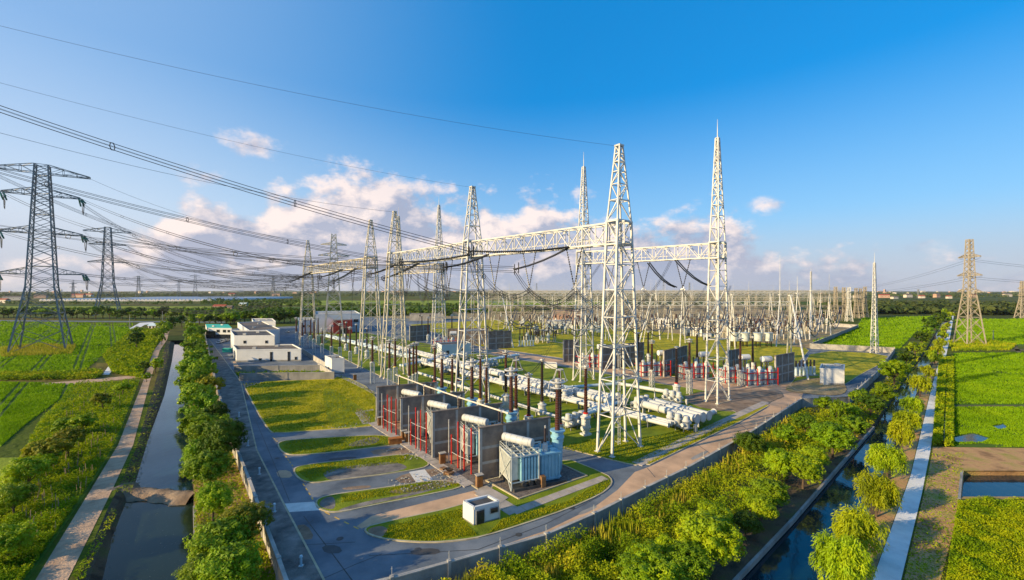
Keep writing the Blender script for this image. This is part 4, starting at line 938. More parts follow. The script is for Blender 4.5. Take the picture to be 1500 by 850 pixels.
# ------------------------------------------------------------------ transformers
def make_transformer(loc, ang, label, group):
    r = thing('transformer', label, 'transformer', loc, ang, group)
    # local x: along the firewall, y: away from the camera; origin at the near left corner
    MB().box((4.6, 2.0, .35), (8.8, 5.4, .5)).build('plinth', 'dark_metal', r)
    # radiator bank on the left end, facing -x
    def bank(x0, y0, nx, ny, axis, m):
        g = MB()
        n = 9 if axis == 'y' else 6
        for i in range(n):
            if axis == 'y': g.box((x0 + nx / 2, y0 + (i + .5) * ny / n, 3.1), (nx, ny / n * .62, 3.4))
            else: g.box((x0 + (i + .5) * nx / n, y0 + ny / 2, 2.95), (nx / n * .7, ny, 3.6))
        g.box((x0 + nx / 2, y0 + ny / 2, 4.86), (nx * .96, ny * .96, .08)); g.build('radiator', m, r)
    bank(0, .5, 1.3, 4.3, 'y', 'trafo_pale'); bank(1.6, -.1, 3.0, 1.5, 'x', 'trafo_blue'); bank(1.6, 3.4, 3.0, 1.3, 'x', 'trafo_pale')
    g = MB()
    for x in (0, 4.5):
        for y in (-.1, 4.8): g.box((x, y, 2.6), (.16, .16, 5.2))
    for z in (1.3, 5.1): g.bar((0, -.1, z), (0, 4.8, z), .14); g.bar((0, -.1, z), (4.5, -.1, z), .14); g.bar((0, 4.8, z), (4.5, 4.8, z), .14); g.bar((4.5, -.1, z), (4.5, 4.8, z), .14)
    g.bar((-.1, -.1, .2), (-.1, 4.8, 5.0), .1); g.bar((-.1, 4.8, .2), (-.1, -.1, 5.0), .1)
    for y in (1, 2.2, 3.4): g.bar((0, y, 5.15), (4.5, y, 5.15), .12)
    for x in (1.1, 2.2, 3.3): g.bar((x, -.1, 5.1), (x, 4.8, 5.1), .12)
    for x in (0, 1.5, 3.0, 4.5):
        for y in (-.1, 4.8): g.bar((x, y, 5.1), (x, y, 6.0), .07)
    for z in (5.6, 6.0): g.bar((0, -.1, z), (4.5, -.1, z), .06); g.bar((0, 4.8, z), (4.5, 4.8, z), .06); g.bar((0, -.1, z), (0, 4.8, z), .06)
    g.build('frame', 'trafo_pale', r)
    for i in range(3): MB().tube((1.9 + i * 1.1, -.55, 1.0), (1.9 + i * 1.1, .2, 1.0), .38, 10).build('cooling_fan', 'dark_metal', r)
    g = MB().box((6.6, 2.2, 2.6), (3.4, 4.0, 4.0)); n = 6
    for i in range(n): g.box((5.1 + i * 3.0 / (n - 1), .16, 2.6), (.16, .26, 3.7)); g.box((5.1 + i * 3.0 / (n - 1), 4.26, 2.6), (.16, .2, 3.7))
    g.box((6.6, 2.2, 4.68), (3.7, 4.3, .18)); g.box((6.6, 2.2, .95), (3.7, 4.3, .18)); g.build('tank', 'trafo_blue', r)
    g = MB()
    for x, y in ((5.2, .9), (5.2, 3.6), (7.8, 3.4), (6.2, 3.2)): g.tube((x, y, 4.7), (x, y, 5.3), .28, 10)
    g.box((7.4, 1.0, 4.95), (1.0, .6, .4)); g.tube((5.0, 2.2, 5.0), (8.0, 2.2, 5.0), .12, 8); g.build('tank_fitting', 'trafo_blue', r)
    a, b = Vector((.5, 4.7, 6.75)), Vector((3.6, .1, 6.75))
    c = MB().lathe(a, b, [(0, .4), (.015, .6), (.03, .64), (.97, .64), (.985, .6), (1, .4)], 18).build('conservator', 'gis_white', r, True)
    for t in (.12, .3, .5, .7, .88): MB().tube(a.lerp(b, t - .008), a.lerp(b, t + .008), .68, 18).build('hoop', 'gis_white', c)
    g = MB()
    for t in (.22, .78):
        q = a.lerp(b, t)
        for s in (-.5, .5): g.bar((q.x + s, q.y, 4.9), (q.x + s, q.y, 6.6), .14)
        g.bar((q.x - .5, q.y, 5.0), (q.x + .5, q.y, 6.2), .08)
    g.tube((3.6, .6, 6.6), (5.6, 1.6, 6.2), .1, 6); g.tube((5.6, 1.6, 6.2), (5.9, 2.4, 4.7), .1, 6); g.build('conservator_support', 'trafo_pale', r)
    # side bushing and turret with the tall bushing
    MB().lathe((6.2, 1.2, 4.7), (6.2, 1.2, 6.2), [(0, .42), (.8, .42), (.85, .3), (1, .3)], 12).build('bushing_foot', 'gis_white', r)
    MB().lathe((6.2, 1.2, 6.2), (6.2, 1.2, 8.4), disc_profile(12, .24, .75), 10).build('neutral_bushing', 'porcelain_dark', r)
    MB().tube((6.2, 1.2, 8.4), (6.2, 1.2, 8.8), .12, 8).build('terminal', 'ring_metal', r)
    MB().lathe((9.0, 2.4, .6), (9.0, 2.4, 7.4), [(0, .5), (.1, .75), (.55, .85), (.8, .9), (.82, 1.1), (.86, 1.1), (.88, .9), (.97, .95), (.98, 1.25), (1, 1.25)], 16).build('turret', 'trafo_blue', r, True)
    MB().tube((7.6, 2.4, 3.2), (9.0, 2.4, 3.2), .6, 12).build('turret_neck', 'trafo_blue', r)
    MB().lathe((9.0, 2.4, 7.4), (9.0, 2.4, 15.2), [(t, rr * (1.0 - .4 * t)) for t, rr in disc_profile(20, .48, .86)], 12).build('porcelain_bushing', 'porcelain', r)
    g = MB(); z = 15.2; g.ring((9, 2.4, z), 1.15, .16, 16, 5); g.ring((9, 2.4, z - .9), 1.05, .13, 16, 5); g.tube((9, 2.4, z - .9), (9, 2.4, z + .5), .4, 10)
    for k in range(4): q = k * math.pi / 2; g.bar((9, 2.4, z), (9 + 1.15 * math.cos(q), 2.4 + 1.15 * math.sin(q), z), .09)
    g.build('grading_ring', 'ring_metal', r)
    MB().box((4.95, -.5, 1.0), (.7, .8, 1.6)).build('control_box', 'brown_box', r)
    return r
TO = P(749, 721); TANG = R(22)
fw_o = [P(q[0], top_to_base(q[1], FH)) for q in FW]
tr4 = make_transformer(TO, TANG, 'pale blue transformer in the open, fully visible before nearest firewall', 'transformers between firewalls')
KIDS[tr4.name] = list(tr4.children)
for k in list(tr4.children): KIDS[k.name] = list(k.children)
SH = Vector((math.cos(TANG), math.sin(TANG), 0)) * 1.9 + Vector((-.2, .6, 0))
for i in range(3):
    off = fw_o[i] - fw_o[3]
    copy_tree(tr4, loc=TO + off + SH, label=['transformer in farthest bay, beside the striped lawn', 'transformer in the bay between second and third firewalls', 'transformer hidden behind nearest firewall, white conservator showing above'][i])
def sprinkler(label):
    o = P(680, 692); r = thing('sprinkler_rack', label, 'fire pipes', o, 0, 'red sprinkler pipe racks'); tops = []
    for x, y, h in ((661.5, 681, 5.2), (671, 687, 7.9), (680, 691, 7.7), (690.5, 696, 7.6)):
        q = P(x, y) - o; tops.append(q); MB().tube(q, q + Vector((0, 0, h)), .12, 8).build('riser', 'red_paint', r)
    for x, y, h in ((657.5, 679, 7.6), (675, 689, 7.4)):
        q = P(x, y) - o; MB().tube(q, q + Vector((0, 0, h)), .09, 8).build('pole', 'ring_metal', r)
    g = MB()
    for z in (2.2, 4.6):
        for u, v in zip(tops, tops[1:]): g.tube(u + Vector((0, 0, z)), v + Vector((0, 0, z)), .05, 6)
    g.build('branch_pipe', 'ring_metal', r); return r
sp0 = sprinkler('red pipe rack directly left of nearest firewall'); KIDS[sp0.name] = list(sp0.children)
copy_tree(sp0, loc=P(680, 692) + fw_o[2] - fw_o[3], label='red pipe rack in bay between second and third firewalls')
copy_tree(sp0, loc=P(680, 692) + fw_o[1] - fw_o[3], label='red pipe rack in farthest transformer bay')
# long tubular busbar carried on insulators over the firewall tops
fw_b = [P(q[2], top_to_base(q[3], FH)) for q in FW]
bp = [a_.lerp(b_, t_) + Vector((0, 0, FH + 2.2)) for a_, b_, t_ in zip(fw_o, fw_b, (.36, .36, .36, .31))]
bt = thing('tubular_busbar', 'long pale tube carried on dark insulators over the firewall tops', 'busbar', (0, 0, 0)); g = MB(); ext = [bp[0] + (bp[0] - bp[1]) * .15] + bp + [bp[3] + (bp[3] - bp[2]) * .12]
for u, v in zip(ext, ext[1:]): g.tube(u, v, .13, 8)
g.build('tube', 'house_pale', bt)
for u in bp:
    MB().lathe(u - Vector((0, 0, 2.0)), u - Vector((0, 0, .1)), disc_profile(7, .22, .7), 8).build('support_insulator', 'porcelain_dark', bt); MB().tube(u - Vector((.3, 0, 0)), u + Vector((.3, 0, 0)), .24, 8).build('clamp', 'ring_metal', bt)
def cabinet(x, y, label, s=(1.0, .7, 1.9)):
    r = thing('switch_cabinet', label, 'cabinet', P(x, y), R(28), 'brown cabinets beside the firewalls')
    MB().box((0, 0, s[2] / 2), s).build('body', 'brown_box', r); MB().box((0, 0, s[2] + .05), (s[0] + .2, s[1] + .2, .1)).build('lid', 'concrete', r)
    MB().box((0, -s[1] / 2 - .012, s[2] * .5), (s[0] * .8, .02, s[2] * .8)).build('door', 'orange_rust', r)
for x, y, l in [(557, 624, 'brown cabinet at foot of farthest firewall'), (592, 645, 'left one of two brown cabinets at second firewall'), (597, 648, 'right one of two brown cabinets at second firewall'), (648, 680, 'brown cabinet at foot of third firewall'), (702, 714, 'brown cabinet at foot of nearest firewall'), (520, 557, 'brown box on lawn path by small hut'), (704, 726, 'brown cabinet in front of nearest firewall beside path')][:6]:
    cabinet(x, y, l)
def bollard(x, y, label):
    r = thing('marker_post', label, 'post', P(x, y), 0, 'pale blue marker posts on the verge'); MB().lathe((0, 0, .15), (0, 0, 1.35), [(0, .22), (.1, .22), (.12, .12), (.8, .12), (.85, .2), (1, .14)], 10).build('shaft', 'gis_blue', r)
    MB().box((0, 0, .2), (.5, .5, .12)).build('footing', 'concrete', r)
for x, y, l in [(402, 752, 'pale post on verge opposite the white road patch'), (441, 832, 'pale post on verge nearest bottom edge'), (380, 697, 'pale post on verge below the second side road'), (363, 655, 'pale post on verge beside first side road'), (350, 612, 'pale post on verge across from striped lawn')]: bollard(x, y, l)
tag(MB().box(P(579, 651) + Vector((0, 0, .7)), (2.4, 1.0, 1.0), R(22)).box(P(579, 651) + Vector((0, 0, 1.24)), (2.6, 1.2, .1), R(22)).build('rubbish_skip', 'orange_rust'), 'rusty orange skip lying beside the firewall path', 'skip')
g = MB(); q = P(652, 697); 
for i in range(4): g.box(q + Vector((RNG.uniform(-.9, .9), RNG.uniform(-.5, .5), .3 + .3 * i)), (1.4 - .2 * i, .9, .25), RNG.uniform(0, 3))
tag(g.build('scrap_pile', 'brown_box'), 'small heap of dumped planks and scrap before third bay', 'scrap pile')
# rubble scattered by the torn-up paving
g = MB()
for poly, n in (([(560, 660), (625, 655), (640, 668), (600, 676)], 60), ([(560, 705), (640, 690), (690, 706), (640, 718), (590, 722)], 130), ([(520, 600), (535, 602), (548, 622), (530, 621)], 70), ([(470, 626), (540, 620), (545, 627), (490, 632)], 40)):
    X, Y = scatter(poly, n * 2)
    for x, y in zip(X, Y): s = RNG.uniform(.08, .26); g.box((x, y, .16 + s * .2), (s, s * RNG.uniform(.4, 1), s * .5), RNG.uniform(0, 3))
tag(g.build('rubble', 'concrete_band'), 'broken concrete lumps strewn over the torn-up paving', 'rubble', kind='stuff')

# rear transformers and reactors with red pipes
def make_reactor(loc, ang, label):
    r = thing('reactor_bank', label, 'reactor bank', loc, ang, 'rear reactor banks with red pipes')
    for i in range(5):
        MB().lathe((1.1 + i * 2.0, 0, .4), (1.1 + i * 2.0, 0, 6.0 - (i % 2) * 1.2), [(0, .6), (.05, .85), (.8, .85), (.86, .6), (.95, .6), (1, .3)], 12).build('tank', 'trafo_pale', r, True)
        MB().lathe((1.1 + i * 2.0, 1.5, 4.0), (1.1 + i * 2.0, 1.5, 7.2), disc_profile(8, .24, .75), 8).build('bushing', 'porcelain_dark', r)
    MB().box((5, 2.2, 2.4), (9, 2.6, 4.2)).build('housing', 'trafo_pale', r)
    MB().box((5, .8, .2), (11, 4.4, .3)).build('plinth', 'concrete', r)
    MB().lathe((8, 2.2, 7.8), (11.4, 2.2, 7.8), [(0, .6), (.03, .95), (.97, .95), (1, .6)], 14).build('conservator', 'wh_white', r, True)
    g = MB(); g.bar((8.8, 2.2, 4.4), (8.8, 2.2, 7), .2); g.bar((10.4, 2.2, .3), (10.4, 2.2, 7), .2); g.build('conservator_support', 'trafo_pale', r)
    g = MB()
    for z in (2.0, 4.2): g.tube((-.3, -1.2, z), (10.8, -1.2, z), .16, 6); g.tube((-.3, -1.2, z), (-.3, 3.8, z), .16, 6)
    for x in (-.3, 3.4, 7.0, 10.8): g.tube((x, -1.2, 0), (x, -1.2, 5.6), .16, 6)
    g.build('fire_pipe', 'red_paint', r)
    return r
rb = make_reactor(P(1092, 566), R(12), 'red-piped reactor bank directly left of rightmost firewall'); KIDS[rb.name] = list(rb.children)
for x, y, l in [(1000, 556, 'red-piped reactor bank left of the rear right tower'), (938, 553, 'red-piped reactor bank right of the nearest tower'), (850, 540, 'red-piped reactor bank behind the middle rear tower'), (636, 512, 'red-piped reactor bank behind second gantry tower'), (1060, 562, 'red-piped reactor bank behind the rear right tower')]:
    copy_tree(rb, loc=P(x, y), label=l)
def make_drum(loc, label, s=1.0):
    r = thing('air_core_reactor', label, 'reactor drum', loc, 0, 'white reactor drums on legs', (s, s, s))
    MB().lathe((0, 0, 2.2), (0, 0, 5.6), [(0, .8), (.02, 1.5), (.9, 1.5), (.92, 1.7), (.96, 1.7), (1, .5)], 16).build('drum', 'trafo_pale', r, True)
    for k in range(4): a = k * math.pi / 2 + .6; MB().tube((math.cos(a), math.sin(a), 0), (math.cos(a), math.sin(a), 2.2), .16, 6).build('leg', 'porcelain_dark', r)
    return r
dr = make_drum(P(1075, 508), 'white reactor drum, leftmost of four behind rear right tower', 1.35); KIDS[dr.name] = list(dr.children)
for i, (x, y, l) in enumerate([(1091, 508, 'white reactor drum, second of four behind rear right tower'), (1110, 508, 'white reactor drum, third of four behind rear right tower'), (1126, 508, 'white reactor drum, rightmost of four behind rear right tower'), (868, 492, 'white reactor drum right of middle rear tower, left one'), (877, 493, 'white reactor drum right of middle rear tower, right one'), (802, 490, 'white reactor drum on far lawn, left one of three'), (813, 489, 'white reactor drum on far lawn, middle one of three'), (824, 488, 'white reactor drum on far lawn, right one of three')]):
    copy_tree(dr, loc=P(x, y), label=l, scale=(1.35,) * 3 if i < 3 else (1.2,) * 3)

# ------------------------------------------------------------------ buildings
def building(name, label, cat, A, B, C, h, m, roof, parapet=.5, openings=(), sides=(), rim=None, group=None):
    """A, B: front ground corners, C: rear ground corner on A's side (pixels); openings: (t, z, w, h, material, name) on the front, sides on the A-C face"""
    a, b, c = P(*A), P(*B), P(*C); u = b - a; v = c - a; o = a.copy(); ang = math.atan2(u.y, u.x); r = thing(name, label, cat, o, ang, group)
    M = Matrix.Rotation(-ang, 3, 'Z'); u = M @ u; v = M @ v; pts = [Vector((0, 0, 0)), u, u + v, v]
    MB().prism(pts, 0, h).build('wall', m, r)
    if m == 'wh_white' and h > 1.9:
        cc0 = sum(pts, Vector()) / 4; MB().prism([p + (p - cc0).normalized() * .05 for p in pts], 0, h * .13).build('plinth', 'wall_grey', r)
        for q_ in (.3, .7):
            if h > 4: MB().box(pts[0].lerp(pts[2], q_) + Vector((0, 0, h + .45)), (1.4, 1.1, .8)).build('roof_vent', 'ring_metal', r)
        dp = pts[0].lerp(pts[1], .985) + Vector((0, -.12, 0)); MB().tube(dp, dp + Vector((0, 0, h)), .07, 6).build('drainpipe', 'ring_metal', r)
    if parapet:
        g = MB(); ctr = sum(pts, Vector()) / 4
        for i in range(4):
            p, q = pts[i] + (ctr - pts[i]).normalized() * .15, pts[(i + 1) % 4] + (ctr - pts[(i + 1) % 4]).normalized() * .15
            g.bar(p + Vector((0, 0, h + parapet / 2)), q + Vector((0, 0, h + parapet / 2)), .3, parapet)
        g.build('parapet', rim or m, r)
    ctr = sum(pts, Vector()) / 4
    MB().prism([p + (ctr - p).normalized() * .2 for p in pts], h - .1, h + .06).build('roof', roof, r)
    for face, base, d in ((openings, Vector(), u), (sides, Vector(), v)):
        dn = d.normalized(); nrm = dn.cross(Vector((0, 0, 1)))
        if face is sides: nrm = -nrm
        for t, z, w, hh, mm, nm in face:
            cc = base + d * t + Vector((0, 0, z)); ax = math.atan2(dn.y, dn.x)
            f = MB().box(cc + nrm * .03, (w + .2, .12, hh + .2), ax).build(nm, 'concrete' if mm != m else m, r)
            MB().box(cc + nrm * .09, (w, .06, hh), ax).build('pane' if nm == 'window' else 'leaf', mm, f)
    return r
W_ = lambda t, z, w=1.2, h=1.3: (t, z, w, h, 'glass_dark', 'window')
D_ = lambda t, w=1.1, h=2.1, m='glass_dark': (t, h / 2, w, h, m, 'door')
building('substation_shed', 'small white flat-roofed shed beside front road, dark door and window', 'shed', (693.7, 771.5), (732, 761), (678, 761), 2.15, 'wh_white', 'wh_roof_dark', .3, [D_(.25, 1.0, 1.85), W_(.78, 1.45, 1.0, .6)], (), 'wh_white')
building('concrete_hut', 'plain white box hut on bare ground right of rear row', 'hut', (1201, 564), (1237, 565), (1203, 556), 5.0, 'wh_white', 'concrete', .3, [D_(.25, 1.4, 2.2, 'wh_white')], ())
building('small_hut', 'small white flat-roofed hut at corner of the garden wall', 'hut', (486, 549), (504.5, 548), (476, 543.5), 5.4, 'wh_white', 'wh_roof', .35, (), [D_(.4, 1.1, 2.2)])
building('warehouse', 'long low white warehouse with panelled front facing the garden', 'warehouse', (346.5, 530.5), (442, 529), (341, 522), 4.7, 'wh_white', 'wh_roof', .5, [D_(.53, .9, 4.0), D_(.8, .9, 4.0), W_(.36, 1.0, 1.0, .8), W_(.91, 1.2, .9, 1.2)], [D_(.5, 3.0, 3.6)])
building('warehouse', 'taller white warehouse block just behind the low one', 'warehouse', (343, 522), (403, 521.5), (338, 511), 8.8, 'wh_white', 'wh_roof_dark', .6, [W_(.26, 6.4, 1.1, 1.2), W_(.79, 6.4, 1.1, 1.2)], ())
building('workshop', 'white workshop with brown roof and windowed side behind the warehouse', 'workshop', (366, 509.5), (410, 506), (348, 492), 8.4, 'wh_white', 'wh_roof', .5, (), [W_(t, z, 1.6, 1.5) for t in (.15, .32, .5, .67, .84) for z in (2.0, 5.4)])
building('store_building', 'pale flat store behind the brown-roofed workshop', 'building', (371, 489), (404, 489), (369, 483), 8.0, 'wh_white', 'concrete', .5, (), ())
building('garage', 'white garage with bright green roof at road end', 'garage', (303, 496), (340, 496.5), (301, 489), 6.6, 'wh_white', 'green_roof', 0, [D_(.16, 6.5, 4.6, 'glass_dark'), D_(.42, 4.2, 2.6), W_(.45, 4.7, 2.0, 1.6), W_(.7, 4.7, 2.0, 1.6), D_(.78, 8.5, 2.6), W_(.87, 4.7, 1.6, 1.4)], ())
building('switch_hall', 'long blue-grey hall at the back of left gantry towers', 'hall', (462, 488), (528, 486), (462, 480), 12.5, 'blue_white', 'concrete', .6, [W_(.9, 8, 3, 2)], ())
building('annex', 'red-clad annex in front of the blue-grey hall', 'annex', (488, 490), (516, 489), (488, 487), 9.0, 'brick_red', 'wh_roof', .3, [D_(.5, 4, 4)], ())
building('annex', 'white annex at left end of the blue-grey hall', 'annex', (437, 489), (459, 488), (437, 483), 8.6, 'wh_white', 'concrete', .5, [W_(.3, 5, 2, 1.5), W_(.7, 5, 2, 1.5)], ())
building('relay_house', 'blue-white box building behind second gantry tower', 'relay house', (647, 522), (690, 518.5), (640, 518), 4.8, 'blue_white', 'wh_roof_dark', .3, [D_(.2, 1.3, 2.3), W_(.7, 2.6)], ())
for A, B, C, h, l in [((1000, 492), (1030, 494), (1000, 489), 4.5, 'long pale relay house behind rear row, left of rear right tower'), ((800, 482), (838, 482), (800, 479), 5.5, 'pale relay house beyond the far lawn, left of middle rear tower'), ((963, 479), (983, 480), (963, 477), 6.0, 'pale relay house at foot of the far gantries'), ((762, 478), (768, 478), (762, 477), 3.6, 'tiny white kiosk on the far lawn'), ((884, 528), (922, 530), (884, 524), 5.0, 'low cream relay house behind nearest tower legs'), ((602, 493), (616, 493), (601, 489), 5, 'small pale relay house behind third gantry tower'), ((1030, 499), (1042, 499), (1030, 497), 3.2, 'small white kiosk left of rear right tower'), ((798, 540), (816, 541), (798, 537), 1.6, 'low white cable pit cover on lawn above firewall')]:
    building('relay_house', l, 'relay house', A, B, C, h, 'wh_white', 'concrete', .3, [D_(.3, 1.2, min(2.2, h * .6)), W_(.7, h * .55, 1.4, min(1.2, h * .3))] if h > 2 else (), (), group='pale relay houses')
for A, B, C, h, l in [((808, 470), (850, 470), (808, 467), 9, 'tan plant building with dark windows far behind the middle tower'), ((600, 470), (650, 470), (600, 468), 6, 'grey wall-like store far behind the third tower')]:
    building('plant_building', l, 'building', A, B, C, h, 'house_tan' if 'tan' in l else 'wall_grey', 'wh_roof', .4, [W_(.3, 5), W_(.6, 5)], ())
# red tiled farmhouse and other houses on the plain
def house(x, y, w, d, h, label, wallm='house_pale', roofm='tile_red', ang=0., group='farmhouses on the plain'):
    r = thing('farmhouse', label, 'house', P(x, y), ang, group)
    MB().box((0, 0, h / 2), (w, d, h)).build('wall', wallm, r)
    g = MB(); e = .5; g.add([(-w / 2 - e, -d / 2 - e, h), (w / 2 + e, -d / 2 - e, h), (w / 2 + e, d / 2 + e, h), (-w / 2 - e, d / 2 + e, h), (-w / 2 - e, 0, h + d * .35), (w / 2 + e, 0, h + d * .35)], [(0, 1, 5, 4), (2, 3, 4, 5), (0, 4, 3), (1, 2, 5), (0, 3, 2, 1)]); g.build('roof', roofm, r)
    for t in (-.3, .05, .35): MB().box((w * t, -d / 2 - .03, h * .55), (1.4, .1, 1.5)).build('window', 'glass_dark', r)
house(323, 452, 20, 9, 3.4, 'low farmhouse with red roof beyond the roadside trees', 'house_pale')
house(337, 452.5, 9, 7, 3, 'dull grey farm shed right of the red-roofed farmhouse', 'house_tan', 'wh_roof')
house(357, 448, 14, 8, 3, 'blue-roofed shed in the fields above the workshop', 'house_pale', 'gis_blue')
house(64, 478, 8, 4, 2.5, 'pale hut among bushes left of the dark road', 'blue_white', 'concrete') if False else None
house(228, 482, 7.5, 5, 2.6, 'small blue-roofed hut by the bushes left of the canal end', 'house_pale', 'gis_blue')
house(1399, 461, 7, 5, 3.2, 'tiny white hut at far end of the white path', 'wh_white', 'concrete')
def car(paint):
    r = thing('parked_car', 'parked car', 'car', (0, 0, 0), 0, 'cars parked by the warehouse'); g = MB()
    pr = [(-2.2, .45), (-2.15, .85), (-1.6, .95), (1.0, .95), (2.1, .80), (2.2, .45)]
    for y0, y1 in ((-.88, .88),):
        vs = [(x, y0, z) for x, z in pr] + [(x, y1, z) for x, z in pr]; n = len(pr)
        g.add(vs, [tuple(range(n)), tuple(range(2 * n - 1, n - 1, -1))] + [(i, i + n, (i + 1) % n + n, (i + 1) % n) for i in range(n)])
    g.build('body', paint, r); c = MB(); lo = [(-1.75, .95), (1.05, .95), (.35, 1.45), (-1.35, 1.45)]
    vs = [(x, -.78 if z < 1 else -.62, z) for x, z in lo] + [(x, .78 if z < 1 else .62, z) for x, z in lo]
    c.add(vs, [(0, 1, 2, 3), (7, 6, 5, 4), (1, 5, 6, 2), (0, 3, 7, 4)]); c.build('window', 'glass_dark', r); MB().box((-.5, 0, 1.47), (1.75, 1.26, .06)).build('roof', paint, r)
    for x in (-1.4, 1.4):
        for y in (-.8, .8): MB().tube((x, y - .12, .33), (x, y + .12, .33), .33, 10).build('wheel', 'dark_metal', r)
    return r
for x, y, pt, l in [(322, 503, 'wh_white', 'white car nearest the road before the white warehouse'), (327, 501.5, 'wh_white', 'white car in middle of the three before warehouse'), (332, 500.5, 'ring_metal', 'silver car at far end of the three before warehouse'), (421, 487.5, 'wh_white', 'lone white car right of the brown-roofed workshop')]:
    c_ = car(pt); c_.location = P(x, y) + Vector((0, 0, .06)); c_.rotation_euler = (0, 0, R(100)); c_['label'] = l
tag(MB().box(P(334, 516) + Vector((0, 0, .9)), (4.2, 2.0, 1.7), R(8)).box(P(334, 516) + Vector((0, 0, 1.8)), (4.4, 2.2, .1), R(8)).build('waste_container', 'green_roof'), 'green waste container beside corner of the white warehouse', 'container')
# greenhouses
def greenhouse():
    r = thing('greenhouse', 'pale tunnel greenhouse in the long row beyond left fields', 'greenhouse', (0, 0, 0), 0, 'row of tunnel greenhouses')
    g = MB(); n = 8; pts = [(5 * math.cos(math.pi * k / n), 6 * math.sin(math.pi * k / n)) for k in range(n + 1)]
    for y0, y1 in ((0, 420),):
        for (x0, z0), (x1, z1) in zip(pts, pts[1:]): g.add([(x0, y0, z0), (x1, y0, z1), (x1, y1, z1), (x0, y1, z0)], [(0, 1, 2, 3)])
        g.add([(x, y0, z) for x, z in pts], [tuple(range(n + 1))])
    g.build('cover', 'glasshouse', r, True); 
    h = MB().box((0, -.05, 1.2), (2.2, .1, 2.4)).build('door', 'concrete', r); return r
gh = greenhouse(); KIDS[gh.name] = list(gh.children); nG = 0
for i in range(46):
    x = 60 + i * 5.5; loc = P(x, 441.5)
    if nG == 0: gh.location = loc
    else: copy_tree(gh, loc=loc)
    nG += 1
# far buildings along the horizon
for i in range(120):
    x = RNG.uniform(-60, 1560); y = RNG.uniform(427.6, 430.5); p = P(x, y)
    if 140 < x < 520 and RNG.random() < .6: continue
    tall = RNG.random() < (.5 if 560 < x < 820 else .25); d = p.y
    hh = RNG.uniform(1.6, 4.2) / F * d if tall else RNG.uniform(.8, 2.0) / F * d; ww = RNG.uniform(2, 7) / F * d
    hh = min(hh, 70)
    g = MB().box((0, 0, hh / 2), (ww, 20, hh)); g.box((0, 0, hh + 1), (ww * .4, 8, 2))
    o = g.build('apartment_block', 'house_tan' if RNG.random() < .4 else 'house_pale'); o.location = p; o.rotation_euler = (0, 0, RNG.uniform(-.5, .5))
    tag(o, 'pale far-off building in the hazy line along the horizon', 'building', 'far buildings on the horizon')
for i, (x, y, w, h) in enumerate([(1295, 436.5, 14, 5), (1330, 436, 12, 5), (1350, 437, 7, 4), (1372, 436, 9, 6), (1390, 437.5, 6, 4), (1310, 438, 10, 3.5), (115, 436, 20, 5), (20, 440, 26, 6), (5, 444, 18, 6), (60, 437, 16, 5), (130, 435, 14, 4), (1255, 437, 9, 5), (1425, 436, 10, 5), (1475, 435, 12, 5), (340, 434, 10, 4), (405, 434, 12, 4)]):
    s = P(x, y).y / F
    house(x, y, w * s * .9, 9 * max(1, s * .5), h * s * .8, 'pale village house far across the plain, %s from left' % nth(sorted([1295, 1330, 1350, 1372, 1390, 1310, 115, 20, 5, 60, 130, 1255, 1425, 1475, 340, 405]).index(x)), 'house_pale' if i % 3 else 'house_tan', 'wh_roof' if i % 2 else 'tile_red', RNG.uniform(-.3, .3), 'village houses on the plain')

# ------------------------------------------------------------------ far switchyard: A-frame gantries, beams, equipment posts
def aframe(h, spread, m, rod=0):
    r = thing('portal_column', 'white A-frame column in far switchyard', 'A-frame column', (0, 0, 0), 0, 'A-frame columns of far switchyard')
    for s in (-1, 1): MB().tube((0, s * spread, 0), (0, s * .25, h), .26, 6, .2).build('leg', m, r)
    g = MB().bar((0, -spread * .62, h * .38), (0, spread * .62, h * .38), .2); g.box((0, 0, h), (.9, 1.1, .5)); g.build('tie', m, r)
    if rod: MB().tube((0, 0, h), (0, 0, h + rod), .14, 5, .05).build('lightning_rod', m, r)
    KIDS[r.name] = list(r.children); return r
AF = [aframe(27, 3.2, 'white_steel'), aframe(27, 3.2, 'cream_steel', 13), aframe(18, 2.4, 'cream_steel'), aframe(14, 2.0, 'tan_steel')]
used = set()
def put(proto, loc, rz, label, sc=None):
    if proto.name not in used:
        used.add(proto.name); proto.location = loc; proto.rotation_euler = (0, 0, rz); proto['label'] = label; o = proto
        if sc: o.scale = sc
    else: o = copy_tree(proto, loc, rz, label, sc)
    return o
def ybeam(l, w, h, m, n):
    g = MB(); 
    for y in (-w / 2, w / 2):
        for z in (0, h): g.bar((0, y, z), (l, y, z), .28)
    for i in range(n):
        a, b = l * i / n, l * (i + 1) / n
        for y in (-w / 2, w / 2): g.bar((a, y, h if i % 2 else 0), (b, y, 0 if i % 2 else h), .2)
        for z in (0, h): g.bar((a, -w / 2, z), (b, w / 2, z), .15)
    return g
ROWS = [  # left px x, right px x, row y (ground), column height, columns, proto, words
 (700, 1162, 497, 21, 5, 0), (742, 1190, 478, 26, 7, 0), (716, 1215, 466, 27, 8, 1), (700, 1240, 458, 27.5, 9, 0), (690, 1250, 452, 18, 10, 2), (690, 1245, 449, 28, 9, 1), (720, 1235, 446, 14, 12, 3), (700, 1240, 470, 14, 9, 3), (730, 1200, 484, 13, 7, 3), (700, 1245, 455, 14, 12, 3), (700, 1245, 448, 20, 12, 3), (705, 1243, 450.5, 24, 11, 2), (695, 1246, 453.5, 21, 11, 3), (710, 1242, 461, 19, 10, 2), (720, 1235, 464, 10, 10, 3), (720, 1225, 474, 11, 9, 3), (700, 1246, 446.5, 26, 13, 3), (715, 1240, 443.5, 24, 12, 3), (730, 1235, 441, 26, 12, 2), (760, 1225, 438.5, 24, 12, 3)]
row_n = 0
